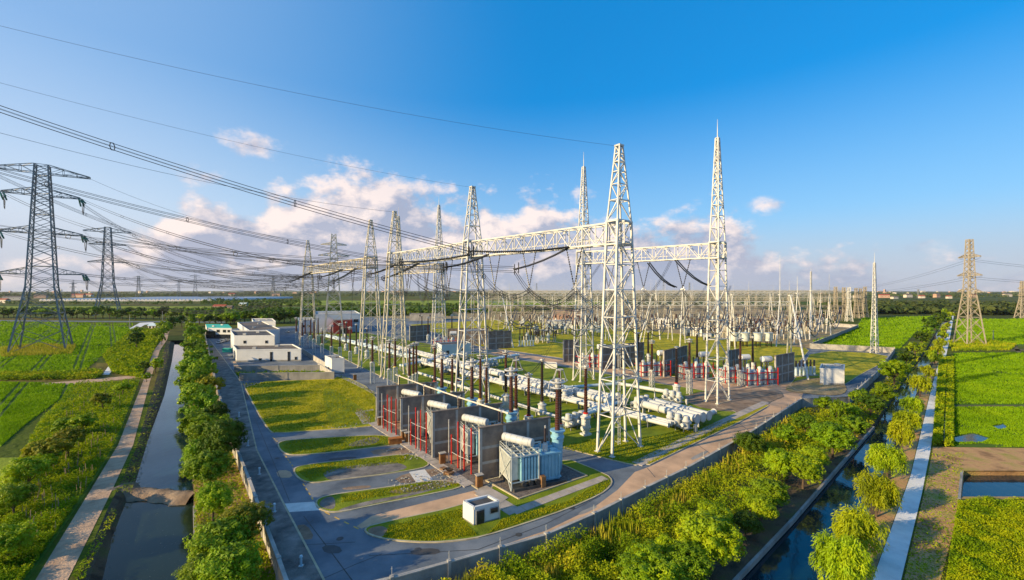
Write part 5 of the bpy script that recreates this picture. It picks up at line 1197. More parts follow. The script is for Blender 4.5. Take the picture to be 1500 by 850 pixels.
for ri, (x0, x1, y, hc, n, pk) in enumerate(ROWS):
    a, b = P(x0, y + 3), P(x1, y); d = (b - a).normalized(); ang = math.atan2(d.y, d.x); l = (b - a).length; pr = AF[pk]; hp = (27, 27, 18, 14)[pk]
    for i in range(n + 1):
        put(pr, a.lerp(b, i / n), ang, '%s column from left in the %s gantry row of far switchyard' % (('A-frame', 'rod-topped', 'cream', 'short tan')[pk] + ' ' + nth(i), nth(ri)), (1, 1, hc / hp))
    m = ('white_steel', 'cream_steel', 'cream_steel', 'tan_steel')[pk]
    big = ybeam(l / n - .6, 1.8, 2.2 if hc > 15 else 1.4, m, 12)
    proto = None
    for i in range(n):
        q = a.lerp(b, i / n) + d * .3; lab = 'lattice beam %s from left in the %s gantry row of far switchyard' % (nth(i), nth(ri))
        if proto is None: o = proto = big.build('yard_beam', m)
        else: o = proto.copy(); COL.objects.link(o)
        o.location = Vector((q.x, q.y, hc - .2)); o.rotation_euler = (0, 0, ang); tag(o, lab, 'gantry beam', 'lattice beams of far switchyard')
# overhead strung buses of the far yard
for ri in range(5):
    y0, y1 = ROWS[ri][2], ROWS[ri + 1][2] if ri < 4 else 447
for i in range(52):
    x = 715 + i * 9.8; zz = (24, 13, 19)[i % 3]
    a, b = P(x, 482 - (i % 4) * 5, zz), P(x + 30 - (x - 950) * .05, 452 + (i % 3) * 2, zz + 1)
    bundle(a, b, 3.0, 'slack overhead busbar across far switchyard, %s from left' % nth(i), n=2, gap=.5, r=.09, spacers=0, group='overhead busbars of far switchyard')
def equip(kind):
    r = thing('equipment_post', 'equipment post', 'equipment post', (0, 0, 0), 0, 'equipment posts of far switchyard')
    if kind == 0:
        MB().tube((0, 0, 0), (0, 0, 3.2), .26, 6).build('post', 'cream_steel', r); MB().lathe((0, 0, 3.2), (0, 0, 7.2), disc_profile(7, .34, .7), 6).build('insulator', 'porcelain', r); MB().box((0, 0, 7.4), (.9, .5, .4)).build('cap', 'ring_metal', r)
    elif kind == 1:
        for s in (-1.4, 1.4): MB().tube((s, 0, 0), (s, 0, 3), .24, 6).build('post', 'cream_steel', r); MB().lathe((s, 0, 3.1), (s, 0, 6.0), disc_profile(6, .32, .7), 6).build('insulator', 'porcelain_dark', r)
        MB().box((0, 0, 3.0), (3.4, .5, .3)).build('frame', 'tan_steel', r); MB().tube((-1.7, 0, 6.1), (1.7, 0, 6.1), .12, 6).build('blade', 'ring_metal', r)
    elif kind == 2:
        MB().lathe((0, 0, 1.2), (0, 0, 5.2), [(0, .5), (.05, .8), (.7, .8), (.8, .5), (1, .4)], 10).build('tank', 'trafo_pale', r); MB().lathe((0, 0, 5.2), (0, 0, 8.0), disc_profile(6, .32, .7), 6).build('insulator', 'porcelain', r); MB().box((0, 0, .6), (1.2, 1.2, 1.2)).build('base', 'concrete', r)
    elif kind == 3:
        MB().tube((0, 0, 0), (0, 0, 9.5), .2, 6).build('post', 'cream_steel', r); MB().box((0, 0, 9.3), (2.6, .25, .25)).build('crossbar', 'cream_steel', r)
        for s in (-1.1, 0, 1.1): MB().lathe((s, 0, 9.4), (s, 0, 11), disc_profile(4, .22, .7), 6).build('insulator', 'porcelain_dark', r)
    KIDS[r.name] = list(r.children); return r
EQ = [equip(k) for k in range(4)]
EL = ['white post with single brown insulator in the far switchyard', 'twin-post disconnector with dark insulators in the far switchyard', 'pale upright tank with brown insulator in the far switchyard', 'tall slim post with three-armed crossbar in the far switchyard']
spots = []
for yy, x0, x1, n in ((502, 760, 815, 12), (497, 1060, 1175, 26), (490, 770, 850, 16), (486, 1050, 1195, 34), (481, 840, 1210, 50), (476, 730, 1225, 60), (471, 690, 1225, 50), (466, 700, 1235, 44), (494, 1000, 1190, 26), (483, 830, 1215, 40), (473.5, 760, 1225, 40)):
    for i in range(n):
        spots.append((x0 + (x1 - x0) * (i + RNG.uniform(.2, .8)) / n, yy + RNG.uniform(-1.2, 1.2)))
for i, (x, y) in enumerate(spots):
    k = int(RNG.choice(4, p=[.36, .3, .24, .1])); put(EQ[k], P(x, y), RNG.choice([.2, .3, 1.8]), EL[k], (1.15,) * 3)
# blue-white capped cylinders on the far lawn and right of the rear row
def capset(x, y, label):
    r = thing('capacitor_stack', label, 'capacitor stack', P(x, y), .2, 'rows of pale cable terminations')
    for i in range(6):
        MB().tube((i * 1.5, 0, 0), (i * 1.5, 0, 3.4), .42, 8).build('column', 'gis_blue', r); MB().lathe((i * 1.5, 0, 3.4), (i * 1.5, 0, 5.6), disc_profile(6, .34, .7), 8).build('insulator', 'porcelain_dark', r)
    MB().box((3.7, 0, .2), (9.4, 1.6, .4)).build('plinth', 'concrete', r)
capset(1166, 552, 'row of dark-topped blue columns right of the rightmost firewall'); capset(761, 508, 'row of dark-topped blue columns on the far lawn')
capset(775, 500, 'second row of dark-topped columns behind far lawn')
# big A-frames at the right edge of the yard
def bigA(x, yap, feet, label, rodtop=None, m='white_steel'):
    p = [P(*f) for f in feet]; o = sum(p, Vector()) / len(p); apex = far_px(x, yap, o.y); r = thing('portal_column', label, 'A-frame column', o, 0, 'large A-frame columns right of the yard'); a = apex - o
    for q in p: MB().tube(q - o, a, .34, 8, .22).build('leg', m, r)
    g = MB(); e = [(q - o).lerp(a, .42) for q in p]
    for u, v in zip(e, e[1:]): g.bar(u, v, .2)
    g.box(a, (1.2, 1.2, .6)); g.build('tie', m, r)
    if rodtop: MB().tube(a, far_px(x, rodtop, o.y) - o, .18, 6, .05).build('lightning_rod', m, r)
bigA(1158, 433, [(1153, 520), (1159, 524), (1184, 557)], 'three-legged white A-frame standing beside the rightmost firewall')
bigA(1142.5, 432, [(1137, 508), (1149, 497)], 'rod-topped A-frame just left of the three-legged one', 374)
bigA(1168, 430, [(1163, 505), (1181, 500)], 'rod-topped A-frame just right of the three-legged one', 405)
bigA(1188, 426, [(1186, 498), (1197, 487)], 'rod-topped A-frame beside shaded switchyard wall', 392)
bigA(1214.7, 444, [(1210, 489), (1217, 491)], 'rod-topped A-frame at right corner of far switchyard', 402)
bigA(1202, 441, [(1199, 488), (1205, 487)], 'shorter A-frame left of the corner one', 424)
bigA(735, 430, [(716, 492), (752, 510)], 'white A-frame over the dark panelled firewall on far lawn')
bigA(746, 428, [(738, 482), (751, 486)], 'white A-frame behind the far lawn', 414)
bigA(955, 432, [(934, 512), (942, 503)], 'white A-frame leaning close right of nearest tower')
bigA(961, 430, [(955, 495), (967, 498)], 'white A-frame mid yard between nearest and rear right towers', 410)
bigA(1000, 424, [(996, 509), (1004, 503)], 'white A-frame left of the rear right tower')
bigA(1073, 432, [(1068, 515), (1077, 513)], 'white A-frame behind right side of rear right tower')

# ------------------------------------------------------------------ trees and plants
def crown_mesh(name, kind, n, leaf, lumps=16, seed=0, flat=1.0):
    rs = np.random.default_rng(seed); Vs = []
    ce = np.array([0, 0, .62]); rad = np.array([.42, .42, .37 * flat])
    for i in range(lumps):
        ph = rs.uniform(0, 2 * math.pi); ct = rs.uniform(-.75, 1); st = math.sqrt(1 - ct * ct)
        dirv = np.array([st * math.cos(ph), st * math.sin(ph), ct]); c = ce + dirv * rad * rs.uniform(.45, .78); r = rs.uniform(.13, .21)
        m = n // lumps; nc = max(5, int(m / 22)); u = rs.normal(0, 1, (nc, 3)); u[:, 2] += .25; u /= np.linalg.norm(u, axis=1)[:, None]
        cl = c + u * (r * rs.uniform(.72, .96, (nc, 1))) * np.array([1, 1, .85]); ci = rs.integers(0, nc, m)
        v = rs.normal(0, 1, (m, 3)) + u[ci] * .6; v /= np.linalg.norm(v, axis=1)[:, None]
        pos = cl[ci] + v * (r * .36 * rs.uniform(.55, 1.05, (m, 1))); v = v * .75 + u[ci] * .5
        if kind == 'willow':
            k = rs.integers(2, 6, m); pos[:, 2] -= rs.uniform(0, .16, m) * (1 + 0 * k)
            Vs.append(leaves(pos, v + np.array([0, 0, .1]), leaf * rs.uniform(.5, 1.0, m), 2.3, .6, along=np.tile(np.array([0, 0, -1.]), (m, 1)) + v * .8 + rs.normal(0, .35, (m, 3))))
        else:
            Vs.append(leaves(pos, v + np.array([0, 0, .2]), leaf * rs.uniform(.6, 1.3, m), 1.25, .38))
    V = np.concatenate(Vs); V[:, 2] = np.maximum(V[:, 2], .06)
    return mesh_np(name, V)
def trunk_mesh(seed):
    rs = random.Random(seed); g = MB(); g.tube((0, 0, 0), (.01, 0, .36), .028, 8, .02)
    for i in range(5):
        a = i * 1.257 + rs.random(); e = Vector((.22 * math.cos(a), .22 * math.sin(a), rs.uniform(.55, .75))); s = Vector((.008, 0, rs.uniform(.26, .36)))
        md = s.lerp(e, .5) + Vector((0, 0, -.03)); g.tube(s, md, .014, 6, .010); g.tube(md, e, .010, 5, .005)
    me = bpy.data.meshes.new('trunk'); me.from_pydata(g.v, [], g.f); me.materials.append(MATS['bark']); return me
TRUNKS = [trunk_mesh(i) for i in range(3)]
CROWNS = {}
def crown(kind, lod, mname, var):
    key = (kind, lod, mname, var)
    if key not in CROWNS:
        n, lf, lm = {0: (9500, .0205, 30), 1: (3600, .030, 22), 2: (800, .058, 14), 3: (260, .095, 10)}[lod]
        me = crown_mesh('crown', kind, n, lf, lm, hash((kind, lod, var)) % 9999 if False else (len(kind) * 100 + lod * 10 + var)); me.materials.append(MATS[mname]); CROWNS[key] = me
    return CROWNS[key]
def tree(p, h, w, label, kind='round', mname='leaf_green', group=None, name='tree', bare=0.0, cat='tree', z=0.0):
    d = p.length; lod = 0 if d < 95 else 1 if d < 170 else 2 if d < 380 else 3
    r = thing(name, label, cat, Vector((p.x, p.y, z)), RNG.uniform(0, 6.28), group, (w / .86, w / .86, h))
    link('trunk', TRUNKS[int(RNG.integers(3))], 'bark', r); link('crown', crown(kind, lod, mname, int(RNG.integers(3))), mname, r)
    return r
def px_tree(x, yb, yt, wpx, label, **k):
    p = P(x, yb); tree(p, up(x, yb, yt), wpx * p.y / F, label, **k)
LG = 'trees between left canal and boundary wall'
LT = [(338, 885, 798, 86, 'leaf_green'), (305, 872, 806, 70, 'leaf_green'), (322, 842, 762, 84, 'leaf_green'), (362, 812, 742, 78, 'leaf_yellow'), (312, 766, 708, 54, 'leaf_bright'), (308, 722, 660, 62, 'leaf_green'), (331, 694, 612, 58, 'leaf_dark'), (294, 700, 645, 48, 'leaf_green'), (304, 672, 608, 62, 'leaf_green'), (290, 650, 598, 50, 'leaf_green'), (318, 640, 590, 40, 'leaf_dark'), (296, 628, 574, 54, 'leaf_green'), (287, 606, 557, 46, 'leaf_green'), (304, 592, 546, 42, 'leaf_yellow'), (286, 590, 540, 42, 'leaf_green'), (296, 572, 528, 40, 'leaf_green'), (284, 566, 522, 38, 'leaf_green')]
y = 556; s = 0
while y > 492:
    LT.append((284 + (4 if s % 2 else -2) + RNG.uniform(-2, 2) + (y - 500) * .08, y, y - (y - 425) * .30 * RNG.uniform(.85, 1.1), (y - 425) * .30 * RNG.uniform(.85, 1.1), ('leaf_green', 'leaf_green', 'leaf_bright', 'leaf_green', 'leaf_dark')[s % 5])); y -= (y - 425) * .045 + .8; s += 1
for i, (x, yb, yt, w, mm) in enumerate(sorted(LT, key=lambda q: -q[1])):
    px_tree(x, yb, yt, w, '%s tree, %s from the near end along left boundary wall' % ({'leaf_yellow': 'yellowish', 'leaf_bright': 'bright green', 'leaf_green': 'round green', 'leaf_dark': 'dark green'}[mm], nth(i)), mname=mm, group=LG)
# willows along the right canal
y = 880.; i = 0
def bankx(y):  # willow line
    T = [(900, 1225), (860, 1240), (800, 1262), (755, 1283), (700, 1302), (650, 1322), (570, 1354), (511, 1377), (470, 1391), (455, 1396)]
    for (y0, x0), (y1, x1) in zip(T, T[1:]):
        if y1 <= y <= y0: return x0 + (x1 - x0) * (y0 - y) / (y0 - y1)
    return 1396
while y > 461:
    dy = y - 425; hh = dy * RNG.uniform(.17, .225); w = dy * RNG.uniform(.145, .195)
    px_tree(bankx(y) + RNG.uniform(-.012, .014) * dy, y, y - hh, w, 'yellow-green willow, %s from the near end along the white path' % nth(i), kind='willow', mname='leaf_willow' if i % 3 else 'leaf_bright', group='willows along white path', name='willow')
    y -= dy * RNG.uniform(.09, .165) + .25; i += 1
# round trees on the strip between front wall and right canal
ST = [(948, 872, 806, 92, 'leaf_bright'), (1010, 862, 800, 70, 'leaf_green'), (1042, 836, 756, 88, 'leaf_bright'), (978, 830, 788, 44, 'leaf_bright'), (1047, 792, 740, 54, 'leaf_bright'), (1092, 792, 752, 42, 'leaf_dark'), (1113, 772, 728, 44, 'leaf_bright'), (1128, 750, 702, 52, 'leaf_green'), (1100, 748, 716, 34, 'leaf_bright'), (1146, 708, 660, 46, 'leaf_bright'), (1176, 716, 668, 50, 'leaf_bright'), (1192, 690, 654, 40, 'leaf_bright'), (1220, 672, 620, 56, 'leaf_green'), (1100, 672, 634, 42, 'leaf_dark'), (1250, 650, 606, 40, 'leaf_green'), (1225, 628, 584, 18, 'leaf_green'), (1240, 618, 588, 32, 'leaf_bright'), (1275, 612, 576, 36, 'leaf_dark'), (1262, 600, 570, 30, 'leaf_green'), (1296, 596, 560, 32, 'leaf_green'), (1310, 566, 524, 42, 'leaf_bright'), (1318, 552, 528, 24, 'leaf_green'), (1328, 538, 512, 24, 'leaf_dark'), (1340, 524, 500, 24, 'leaf_green'), (1350, 508, 484, 22, 'leaf_dark'), (1356, 500, 478, 20, 'leaf_green'), (1362, 492, 466, 24, 'leaf_dark'), (1370, 484, 463, 18, 'leaf_dark'), (1378, 474, 456, 15, 'leaf_dark'), (1383, 468, 453, 12, 'leaf_green'), (1180, 640, 606, 34, 'leaf_dark'), (1150, 655, 622, 34, 'leaf_green'), (1205, 606, 580, 26, 'leaf_green')]
for i, (x, yb, yt, w, mm) in enumerate(sorted(ST, key=lambda q: -q[1])):
    px_tree(x, yb, yt, w, '%s tree, %s from the near end on strip left of right canal' % ({'leaf_bright': 'bright round', 'leaf_green': 'green', 'leaf_dark': 'dark'}[mm], nth(i)), mname=mm, group='trees on strip by right canal')
# bushes left of the left canal, and roadside trees
for i, (x, yb, yt, w, mm) in enumerate([(200, 512, 486, 20, 'leaf_dark'), (230, 500, 480, 14, 'leaf_bright'), (240, 496, 474, 14, 'leaf_green'), (246, 490, 470, 14, 'leaf_green'), (237, 506, 488, 12, 'leaf_bright'), (228, 547, 525, 20, 'leaf_bright'), (212, 545, 528, 16, 'leaf_dark'), (250, 484, 466, 14, 'leaf_dark'), (236, 487, 470, 12, 'leaf_green'), (255, 480, 463, 16, 'leaf_dark'), (266, 479, 463, 16, 'leaf_dark'), (279, 480, 464, 14, 'leaf_green'), (200, 492, 478, 13, 'leaf_green'), (215, 560, 545, 14, 'leaf_bright')]):
    px_tree(x, yb, yt, w, 'bushy %s tree by far end of dirt path, %s in order' % ({'leaf_dark': 'dark', 'leaf_bright': 'bright', 'leaf_green': 'green'}[mm], nth(i)), mname=mm, group='bushes near far end of dirt path')
for i, (x, yb, yt, w, mm) in enumerate([(70, 690, 640, 52, 'leaf_yellow'), (100, 672, 628, 44, 'leaf_yellow'), (40, 725, 672, 56, 'leaf_bright'), (120, 640, 606, 36, 'leaf_bright'), (10, 830, 770, 60, 'leaf_bright'), (60, 700, 665, 40, 'leaf_bright'), (150, 600, 575, 28, 'leaf_yellow'), (20, 760, 708, 50, 'leaf_green'), (95, 640, 610, 30, 'leaf_green'), (180, 580, 560, 22, 'leaf_bright')]):
    px_tree(x, yb, yt, w, '%s bush in the vegetable plot, %s listed outward from paddy corner' % ({'leaf_yellow': 'yellow', 'leaf_bright': 'bright green', 'leaf_green': 'green'}[mm], nth(i)), mname=mm, group='bushes in vegetable plot', name='bush', cat='bush')
x = -40.; i = 0
while x < 345:
    h = RNG.uniform(9, 13); p = P(x, 466 + RNG.uniform(-.8, 1) + max(0, x) * .01); tree(p, h, h * RNG.uniform(.9, 1.25), 'dark roadside tree beyond left paddies, %s from left' % nth(i), mname='leaf_dark' if i % 3 else 'leaf_green', group='roadside trees beyond left paddies'); x += RNG.uniform(6.5, 11); i += 1
x = 292.; i = 0
while x < 440:
    h = RNG.uniform(8, 12); p = P(x, 477 - (x - 292) * .03 + RNG.uniform(-2, 1)); tree(p, h, h * RNG.uniform(1.0, 1.3), 'green tree in belt behind garage and workshop, %s from left' % nth(i), mname='leaf_green' if i % 2 else 'leaf_dark', group='tree belt behind garage'); x += RNG.uniform(5, 9); i += 1
# far belts that read as one mass
def belt(name, segs, label, m='leaf_far', per=9.0):
    Vs = []
    for x0, x1, y0, y1, h, n in segs:
        X = RNG.uniform(x0, x1, n); Y = RNG.uniform(y0, y1, n)
        for x, yy in zip(X, Y):
            d = H * F / (yy - CY); s = h * RNG.uniform(.6, 1.15); k = 26; w = s * RNG.uniform(.45, .9)
            v = RNG.normal(0, 1, (k, 3)); v /= np.linalg.norm(v, axis=1)[:, None]; c = np.array([(x - CX) / F * d, d, s * .55])
            Vs.append(leaves(c + v * np.array([w, w, s * .45]), v + np.array([0, 0, .3]), s * .26 * RNG.uniform(.7, 1.3, k), 1.2, .4))
    V = np.concatenate(Vs); me = mesh_np(name, V); o = link(name, me, m); tag(o, label, 'woodland', kind='stuff'); return o
belt('woodland', [(-80, 300, 432.5, 435.5, 11, 420), (250, 760, 431.5, 434.5, 10, 420), (700, 1260, 431, 434, 10, 300), (1180, 1580, 432, 436, 11, 320), (-80, 1580, 429, 431, 14, 480)], 'hazy belts of woodland far across the plain')
belt('woodland', [(300, 470, 441, 446, 8, 120), (330, 700, 447.3, 449.5, 5.5, 170), (300, 420, 456, 462, 7, 80), (395, 660, 459, 463.5, 8, 170), (640, 850, 456, 460, 8, 80), (-80, 330, 443, 446.5, 5, 170), (-80, 330, 453, 455, 4, 120)], 'rows of dark trees and hedges in the fields left of the switchyard', 'leaf_dark')
belt('woodland', [(1205, 1390, 455, 460.5, 11, 280), (1400, 1580, 455, 462, 11, 240), (1400, 1580, 445, 450, 7, 160), (1240, 1390, 442, 450, 6, 160)], 'dense wood edge behind the right paddies', 'leaf_far')
# scrub, reeds, vegetables, grass tufts
def cover(name, poly, n, hfun, size, m, label, tall=False, cat='undergrowth'):
    X, Y = scatter(poly, n); k = len(X); sc = np.maximum(1, Y / 60) ** .85
    clump = np.sin(X * .9 + 2 * np.sin(Y * .6)) * np.sin(Y * .75 + 1.7 * np.sin(X * .5)) * .5 + .5
    if name == 'vegetables':
        kp = (clump > .22) | (RNG.uniform(0, 1, k) < .3); X, Y, clump, sc = X[kp], Y[kp], clump[kp], sc[kp]; k = len(X)
    hh = hfun(clump, RNG.uniform(0, 1, k)); s = size * sc * RNG.uniform(.6, 1.3, k)
    if tall:
        C = np.stack([X, Y, hh * .5 * RNG.uniform(.7, 1.1, k)], 1); al = RNG.normal(0, .28, (k, 3)); al[:, 2] = 1
        V = leaves(C, RNG.normal(0, 1, (k, 3)), s * .42, 1.0, .3, along=al)
        # stretch blades to their height
        V = V.reshape(-1, 4, 3); cz = V.mean(1, keepdims=True); f = (hh * .5 / (s * .42))[:, None]; V[:, :, 2] = cz[:, :, 2] + (V[:, :, 2] - cz[:, :, 2]) * np.minimum(f, 6); V = V.reshape(-1, 3); V[:, 2] = np.maximum(V[:, 2], 0.01)
    else:
        C = np.stack([X, Y, hh * RNG.uniform(.25, 1, k) ** .6], 1); V = leaves(C, np.tile(np.array([0, 0, .8]), (k, 1)) + RNG.normal(0, .4, (k, 3)), s, 1.2, .5); V[:, 2] = np.maximum(V[:, 2], .02)
    o = link(name, mesh_np(name, V), m); tag(o, label, cat, kind='stuff'); return o
STRIP = [(574, 895), (800, 817), (870, 784), (945, 743), (1005, 711), (1093, 658), (1174, 602), (1240, 600), (1300, 556), (1330, 530), (1330, 545), (1276, 622), (1228, 668), (1150, 745), (1060, 838), (1010, 895)]
STRIPI = [(574, 900), (800, 822), (870, 789), (945, 748), (1005, 716), (1093, 662), (1174, 606), (1240, 604), (1262, 610), (1200, 660), (1130, 730), (1030, 820), (960, 895)]
cover('undergrowth', STRIPI, 330000, lambda c, u: .4 + 2.4 * c * u ** .5 + .3 * u, .115, 'scrub', 'wild green and rusty scrub filling strip outside the front wall')
cover('reeds', [(574, 900), (800, 822), (870, 789), (945, 748), (1005, 716), (1093, 662), (1150, 622), (1160, 640), (1050, 725), (930, 800), (800, 870), (700, 900)], 34000, lambda c, u: 1.0 + 2.4 * u * (1.15 - c), .30, 'reed', 'tall tawny reeds growing close to the front wall', True)
cover('undergrowth', [(1100, 655), (1174, 604), (1245, 600), (1312, 545), (1350, 500), (1362, 500), (1335, 545), (1280, 622), (1228, 668)], 60000, lambda c, u: .3 + 1.8 * c * u, .12, 'scrub', 'scrub between right canal and the compound corner')
cover('undergrowth', [(286, 870), (284, 720), (278, 600), (275, 520), (300, 510), (340, 665), (405, 850), (412, 870)], 30000, lambda c, u: .1 + .7 * c * u, .13, 'veg', 'weedy grass under trees along left boundary wall')
cover('vegetables', [(112, 563), (205, 558), (168, 652), (124, 722), (36, 850), (0, 900), (-100, 900), (-100, 800), (0, 725), (30, 670), (62, 614)], 260000, lambda c, u: .2 + 1.5 * c * u + .4 * (RNG.uniform(0, 1, len(c)) > .8), .115, 'veg', 'leafy vegetable crop and young plants left of the dirt path')
cover('weeds', [(166, 722), (196, 655), (219, 580), (234, 530), (242, 499), (250, 499), (246, 530), (236, 580), (214, 655), (192, 722)], 5500, lambda c, u: .1 + .9 * c * u - .7, .14, 'scrub', 'weeds on bank beside the upper left canal')
cover('weeds', [(86, 880), (104, 850), (165, 745), (176, 745), (122, 850), (110, 880)], 2600, lambda c, u: .1 + .6 * c * u, .13, 'scrub', 'weeds along bank of the murky pool')
cover('weeds', [(1316, 880), (1366, 663), (1412, 663), (1400, 760), (1378, 880)], 4500, lambda c, u: .05 + .5 * np.maximum(0, c - .45) * u * 2, .12, 'veg', 'patchy weeds on brown earth right of the white path')
cover('vegetables', [(1404, 735), (1600, 735), (1640, 880), (1382, 880)], 130000, lambda c, u: .2 + 1.1 * c * u, .11, 'veg', 'broad-leaved crop in lower right corner below pond')
cover('hedge', [(1376, 525), (1387.5, 525), (1380.5, 652), (1366, 655)], 20000, lambda c, u: .2 + 1.3 * u, .14, 'veg', 'low hedge along left side of right ditch')
cover('hedge', [(1388.5, 525), (1397, 525), (1397, 655), (1384, 655)], 15000, lambda c, u: .2 + 1.1 * u, .14, 'veg', 'low hedge between right ditch and paddies')
cover('undergrowth', [(0, 511), (60, 505), (112, 508), (105, 520), (60, 522), (0, 524)], 9000, lambda c, u: .2 + 2.2 * u, .16, 'reed', 'rough brown scrub around feet of big left pylon', True)
cover('undergrowth', [(1388, 500), (1450, 500), (1490, 506), (1480, 514), (1395, 515)], 8000, lambda c, u: .2 + 1.8 * u, .16, 'scrub', 'rough scrub around feet of tan pylon', True)
cover('hedge', [(0, 549), (75, 549), (140, 545), (152, 549), (140, 556), (0, 558)], 9000, lambda c, u: .3 + 1.6 * u, .16, 'scrub', 'scrubby hedge between the two left paddies')
cover('undergrowth', [(150, 522), (195, 482), (240, 482), (226, 514), (206, 555), (165, 547)], 22000, lambda c, u: .2 + 1.8 * c * u, .16, 'veg', 'green bushes and rows between left paddies and canal head')
cover('vegetables', [(345, 548), (470, 545), (486, 553), (352, 556)], 7000, lambda c, u: .2 + 1.4 * c * u, .14, 'veg', 'overgrown vegetables in garden before the warehouse')
LAWNS = [[(355, 562), (487, 558), (500, 551), (549, 576), (549, 620), (470, 630), (401, 635), (394, 629)], [(412, 655), (430, 646), (519, 641), (560, 640), (575, 650), (494, 662), (430, 667)], [(436, 692), (460, 682), (546, 673), (600, 667), (590, 680), (494, 690), (455, 706)], [(500, 727), (574, 716), (640, 706), (680, 712), (553, 730), (500, 738)],
         [(560, 790), (570, 772), (678, 746), (680, 765), (700, 786), (630, 795)], [(736, 762), (831, 736), (890, 702), (895, 710), (879, 724), (831, 745), (715, 784)], [(820, 658), (915, 678), (935, 680), (1060, 618), (960, 640), (860, 645)], [(955, 680), (1080, 619), (1070, 616), (945, 679)]]
Vs = []
for poly in LAWNS:
    a = 0; n = len(poly)
    for i in range(n): a += poly[i][0] * poly[(i + 1) % n][1] - poly[(i + 1) % n][0] * poly[i][1]
    bx = (max(p[0] for p in poly) - min(p[0] for p in poly)) * (max(p[1] for p in poly) - min(p[1] for p in poly))
    X, Y = scatter(poly, int(bx * 1.6)); k = len(X); s = .09 * np.maximum(1, Y / 70) * RNG.uniform(.5, 1.3, k); al = RNG.normal(0, .35, (k, 3)); al[:, 2] = 1
    Vs.append(leaves(np.stack([X, Y, .15 + s * .6], 1), RNG.normal(0, 1, (k, 3)), s, 1.0, .3, along=al))
o = link('grass', mesh_np('grass', np.concatenate(Vs)), 'tuft'); tag(o, 'short rough grass growing on the compound lawns', 'grass', kind='stuff')
PUD = [[(1396, 640), (1425, 634), (1452, 642), (1440, 648), (1400, 649)], [(1452, 624), (1470, 621), (1478, 627), (1460, 629)], [(1400, 652), (1440, 650), (1490, 654), (1400, 656)]]
# paddy rice: upright blades catch the low sun
Vs = []
for poly, n in (([(0, 560), (110, 563), (84, 588), (40, 620), (0, 655)], 35100), ([(0, 474), (195, 480), (150, 522), (120, 547), (0, 550)], 35100), ([(1396, 597), (1500, 597), (1540, 656), (1395, 654)], 35100), ([(1397, 518), (1510, 518), (1520, 592), (1396, 592)], 32400), ([(1190, 500), (1252, 484), (1264, 467), (1368, 464), (1343, 485), (1318, 511), (1202, 508)], 32400), ([(1400, 469), (1520, 468), (1520, 504), (1402, 507)], 27000), ([(0, 471.5), (0, 473), (195, 478), (195, 475)], 2000)):
    X, Y = scatter(poly, n)
    for pud in PUD:
        kk = ~in_poly(X, Y, [P(*q).xy for q in pud]); X, Y = X[kk], Y[kk]
    tk = np.minimum(np.abs(((X * .72 + Y * .69) % 11) - 2), np.abs(((X * .72 + Y * .69) % 11) - 3.8)); bare = np.sin(X * .21 + 2 * np.sin(Y * .13)) * np.sin(Y * .17 + 1.5 * np.sin(X * .11))
    kk = (tk > .22 + .0012 * Y) & ((bare < .62) | (RNG.uniform(0, 1, len(X)) < .35)); X, Y = X[kk], Y[kk]
    k = len(X); s = .16 * np.maximum(1, Y / 70) * RNG.uniform(.6, 1.3, k); al = RNG.normal(0, .3, (k, 3)); al[:, 2] = 1
    Vs.append(leaves(np.stack([X, Y, s * .6], 1), RNG.normal(0, 1, (k, 3)), s, 1.0, .3, along=al))
mat('rice', [(0.113, 0.229, 0.002), (0.178, 0.325, 0.004), (0.253, 0.391, 0.006)], .1, .8, transl=.35, spec=.1, detail=6, pos=(.3, .7))
o = link('rice_plants', mesh_np('rice_plants', np.concatenate(Vs)), 'rice'); tag(o, 'young rice standing in the flat green paddies', 'rice', kind='stuff')
# sapling stakes
g = MB().tube((0, 0, 0), (0, 0, 1.7), .04, 5); g.tube((-.2, 0, .9), (.2, 0, 1.0), .025, 4); st = None
X, Y = scatter([(120, 575), (200, 560), (165, 655), (122, 722), (60, 810), (30, 760), (70, 660)], 330)
for x, yy in list(zip(X, Y))[:150]:
    if st is None: o = st = g.build('sapling_stake', 'stake')
    else: o = st.copy(); COL.objects.link(o)
    o.location = (x, yy, 0); o.rotation_euler = (RNG.uniform(-.08, .08), RNG.uniform(-.08, .08), RNG.uniform(0, 3)); s = RNG.uniform(.7, 1.2); o.scale = (s, s, s)
    tag(o, 'thin wooden stake among the vegetables left of dirt path', 'stake', 'stakes in the vegetable plot')
def pole(x, yb, yt, label):
    r = thing('utility_pole', label, 'pole', P(x, yb), 0, 'concrete utility poles'); h = up(x, yb, yt); MB().tube((0, 0, 0), (0, 0, h), .22, 8, .13).build('shaft', 'concrete', r); MB().box((0, 0, h * .95), (1.8, .12, .12)).build('crossarm', 'galvanised', r)
for x, yb, yt, l in [(190, 482, 461, 'pale utility pole at edge of left paddy'), (238, 474, 456, 'pale utility pole by canal head'), (357, 446, 419, 'tall pale pole standing far in fields above workshop'), (1455, 500, 484, 'short pole in right paddies'), (1300, 555, 540, 'thin pole beside the wall right of white hut')]: pole(x, yb, yt, l)
# concrete lip of the right canal and the murky pool
def lip(px, label):
    pts = W(px); g = MB()
    for a, b in zip(pts, pts[1:]): g.bar(a + Vector((0, 0, -.27)), b + Vector((0, 0, -.27)), .3, .6)
    tag(g.build('canal_edging', 'wall_grey'), label, 'canal edging')
lip([(1036, 893), (1083, 842), (1163, 758), (1237, 673), (1280, 625)], 'concrete edging along left side of the right canal')
lip([(288, 895), (287, 860), (286, 790), (284.5, 741)], 'concrete edging on right side of the murky pool')
lip([(1405, 731), (1409, 690)], 'low concrete edging at left end of the pond')

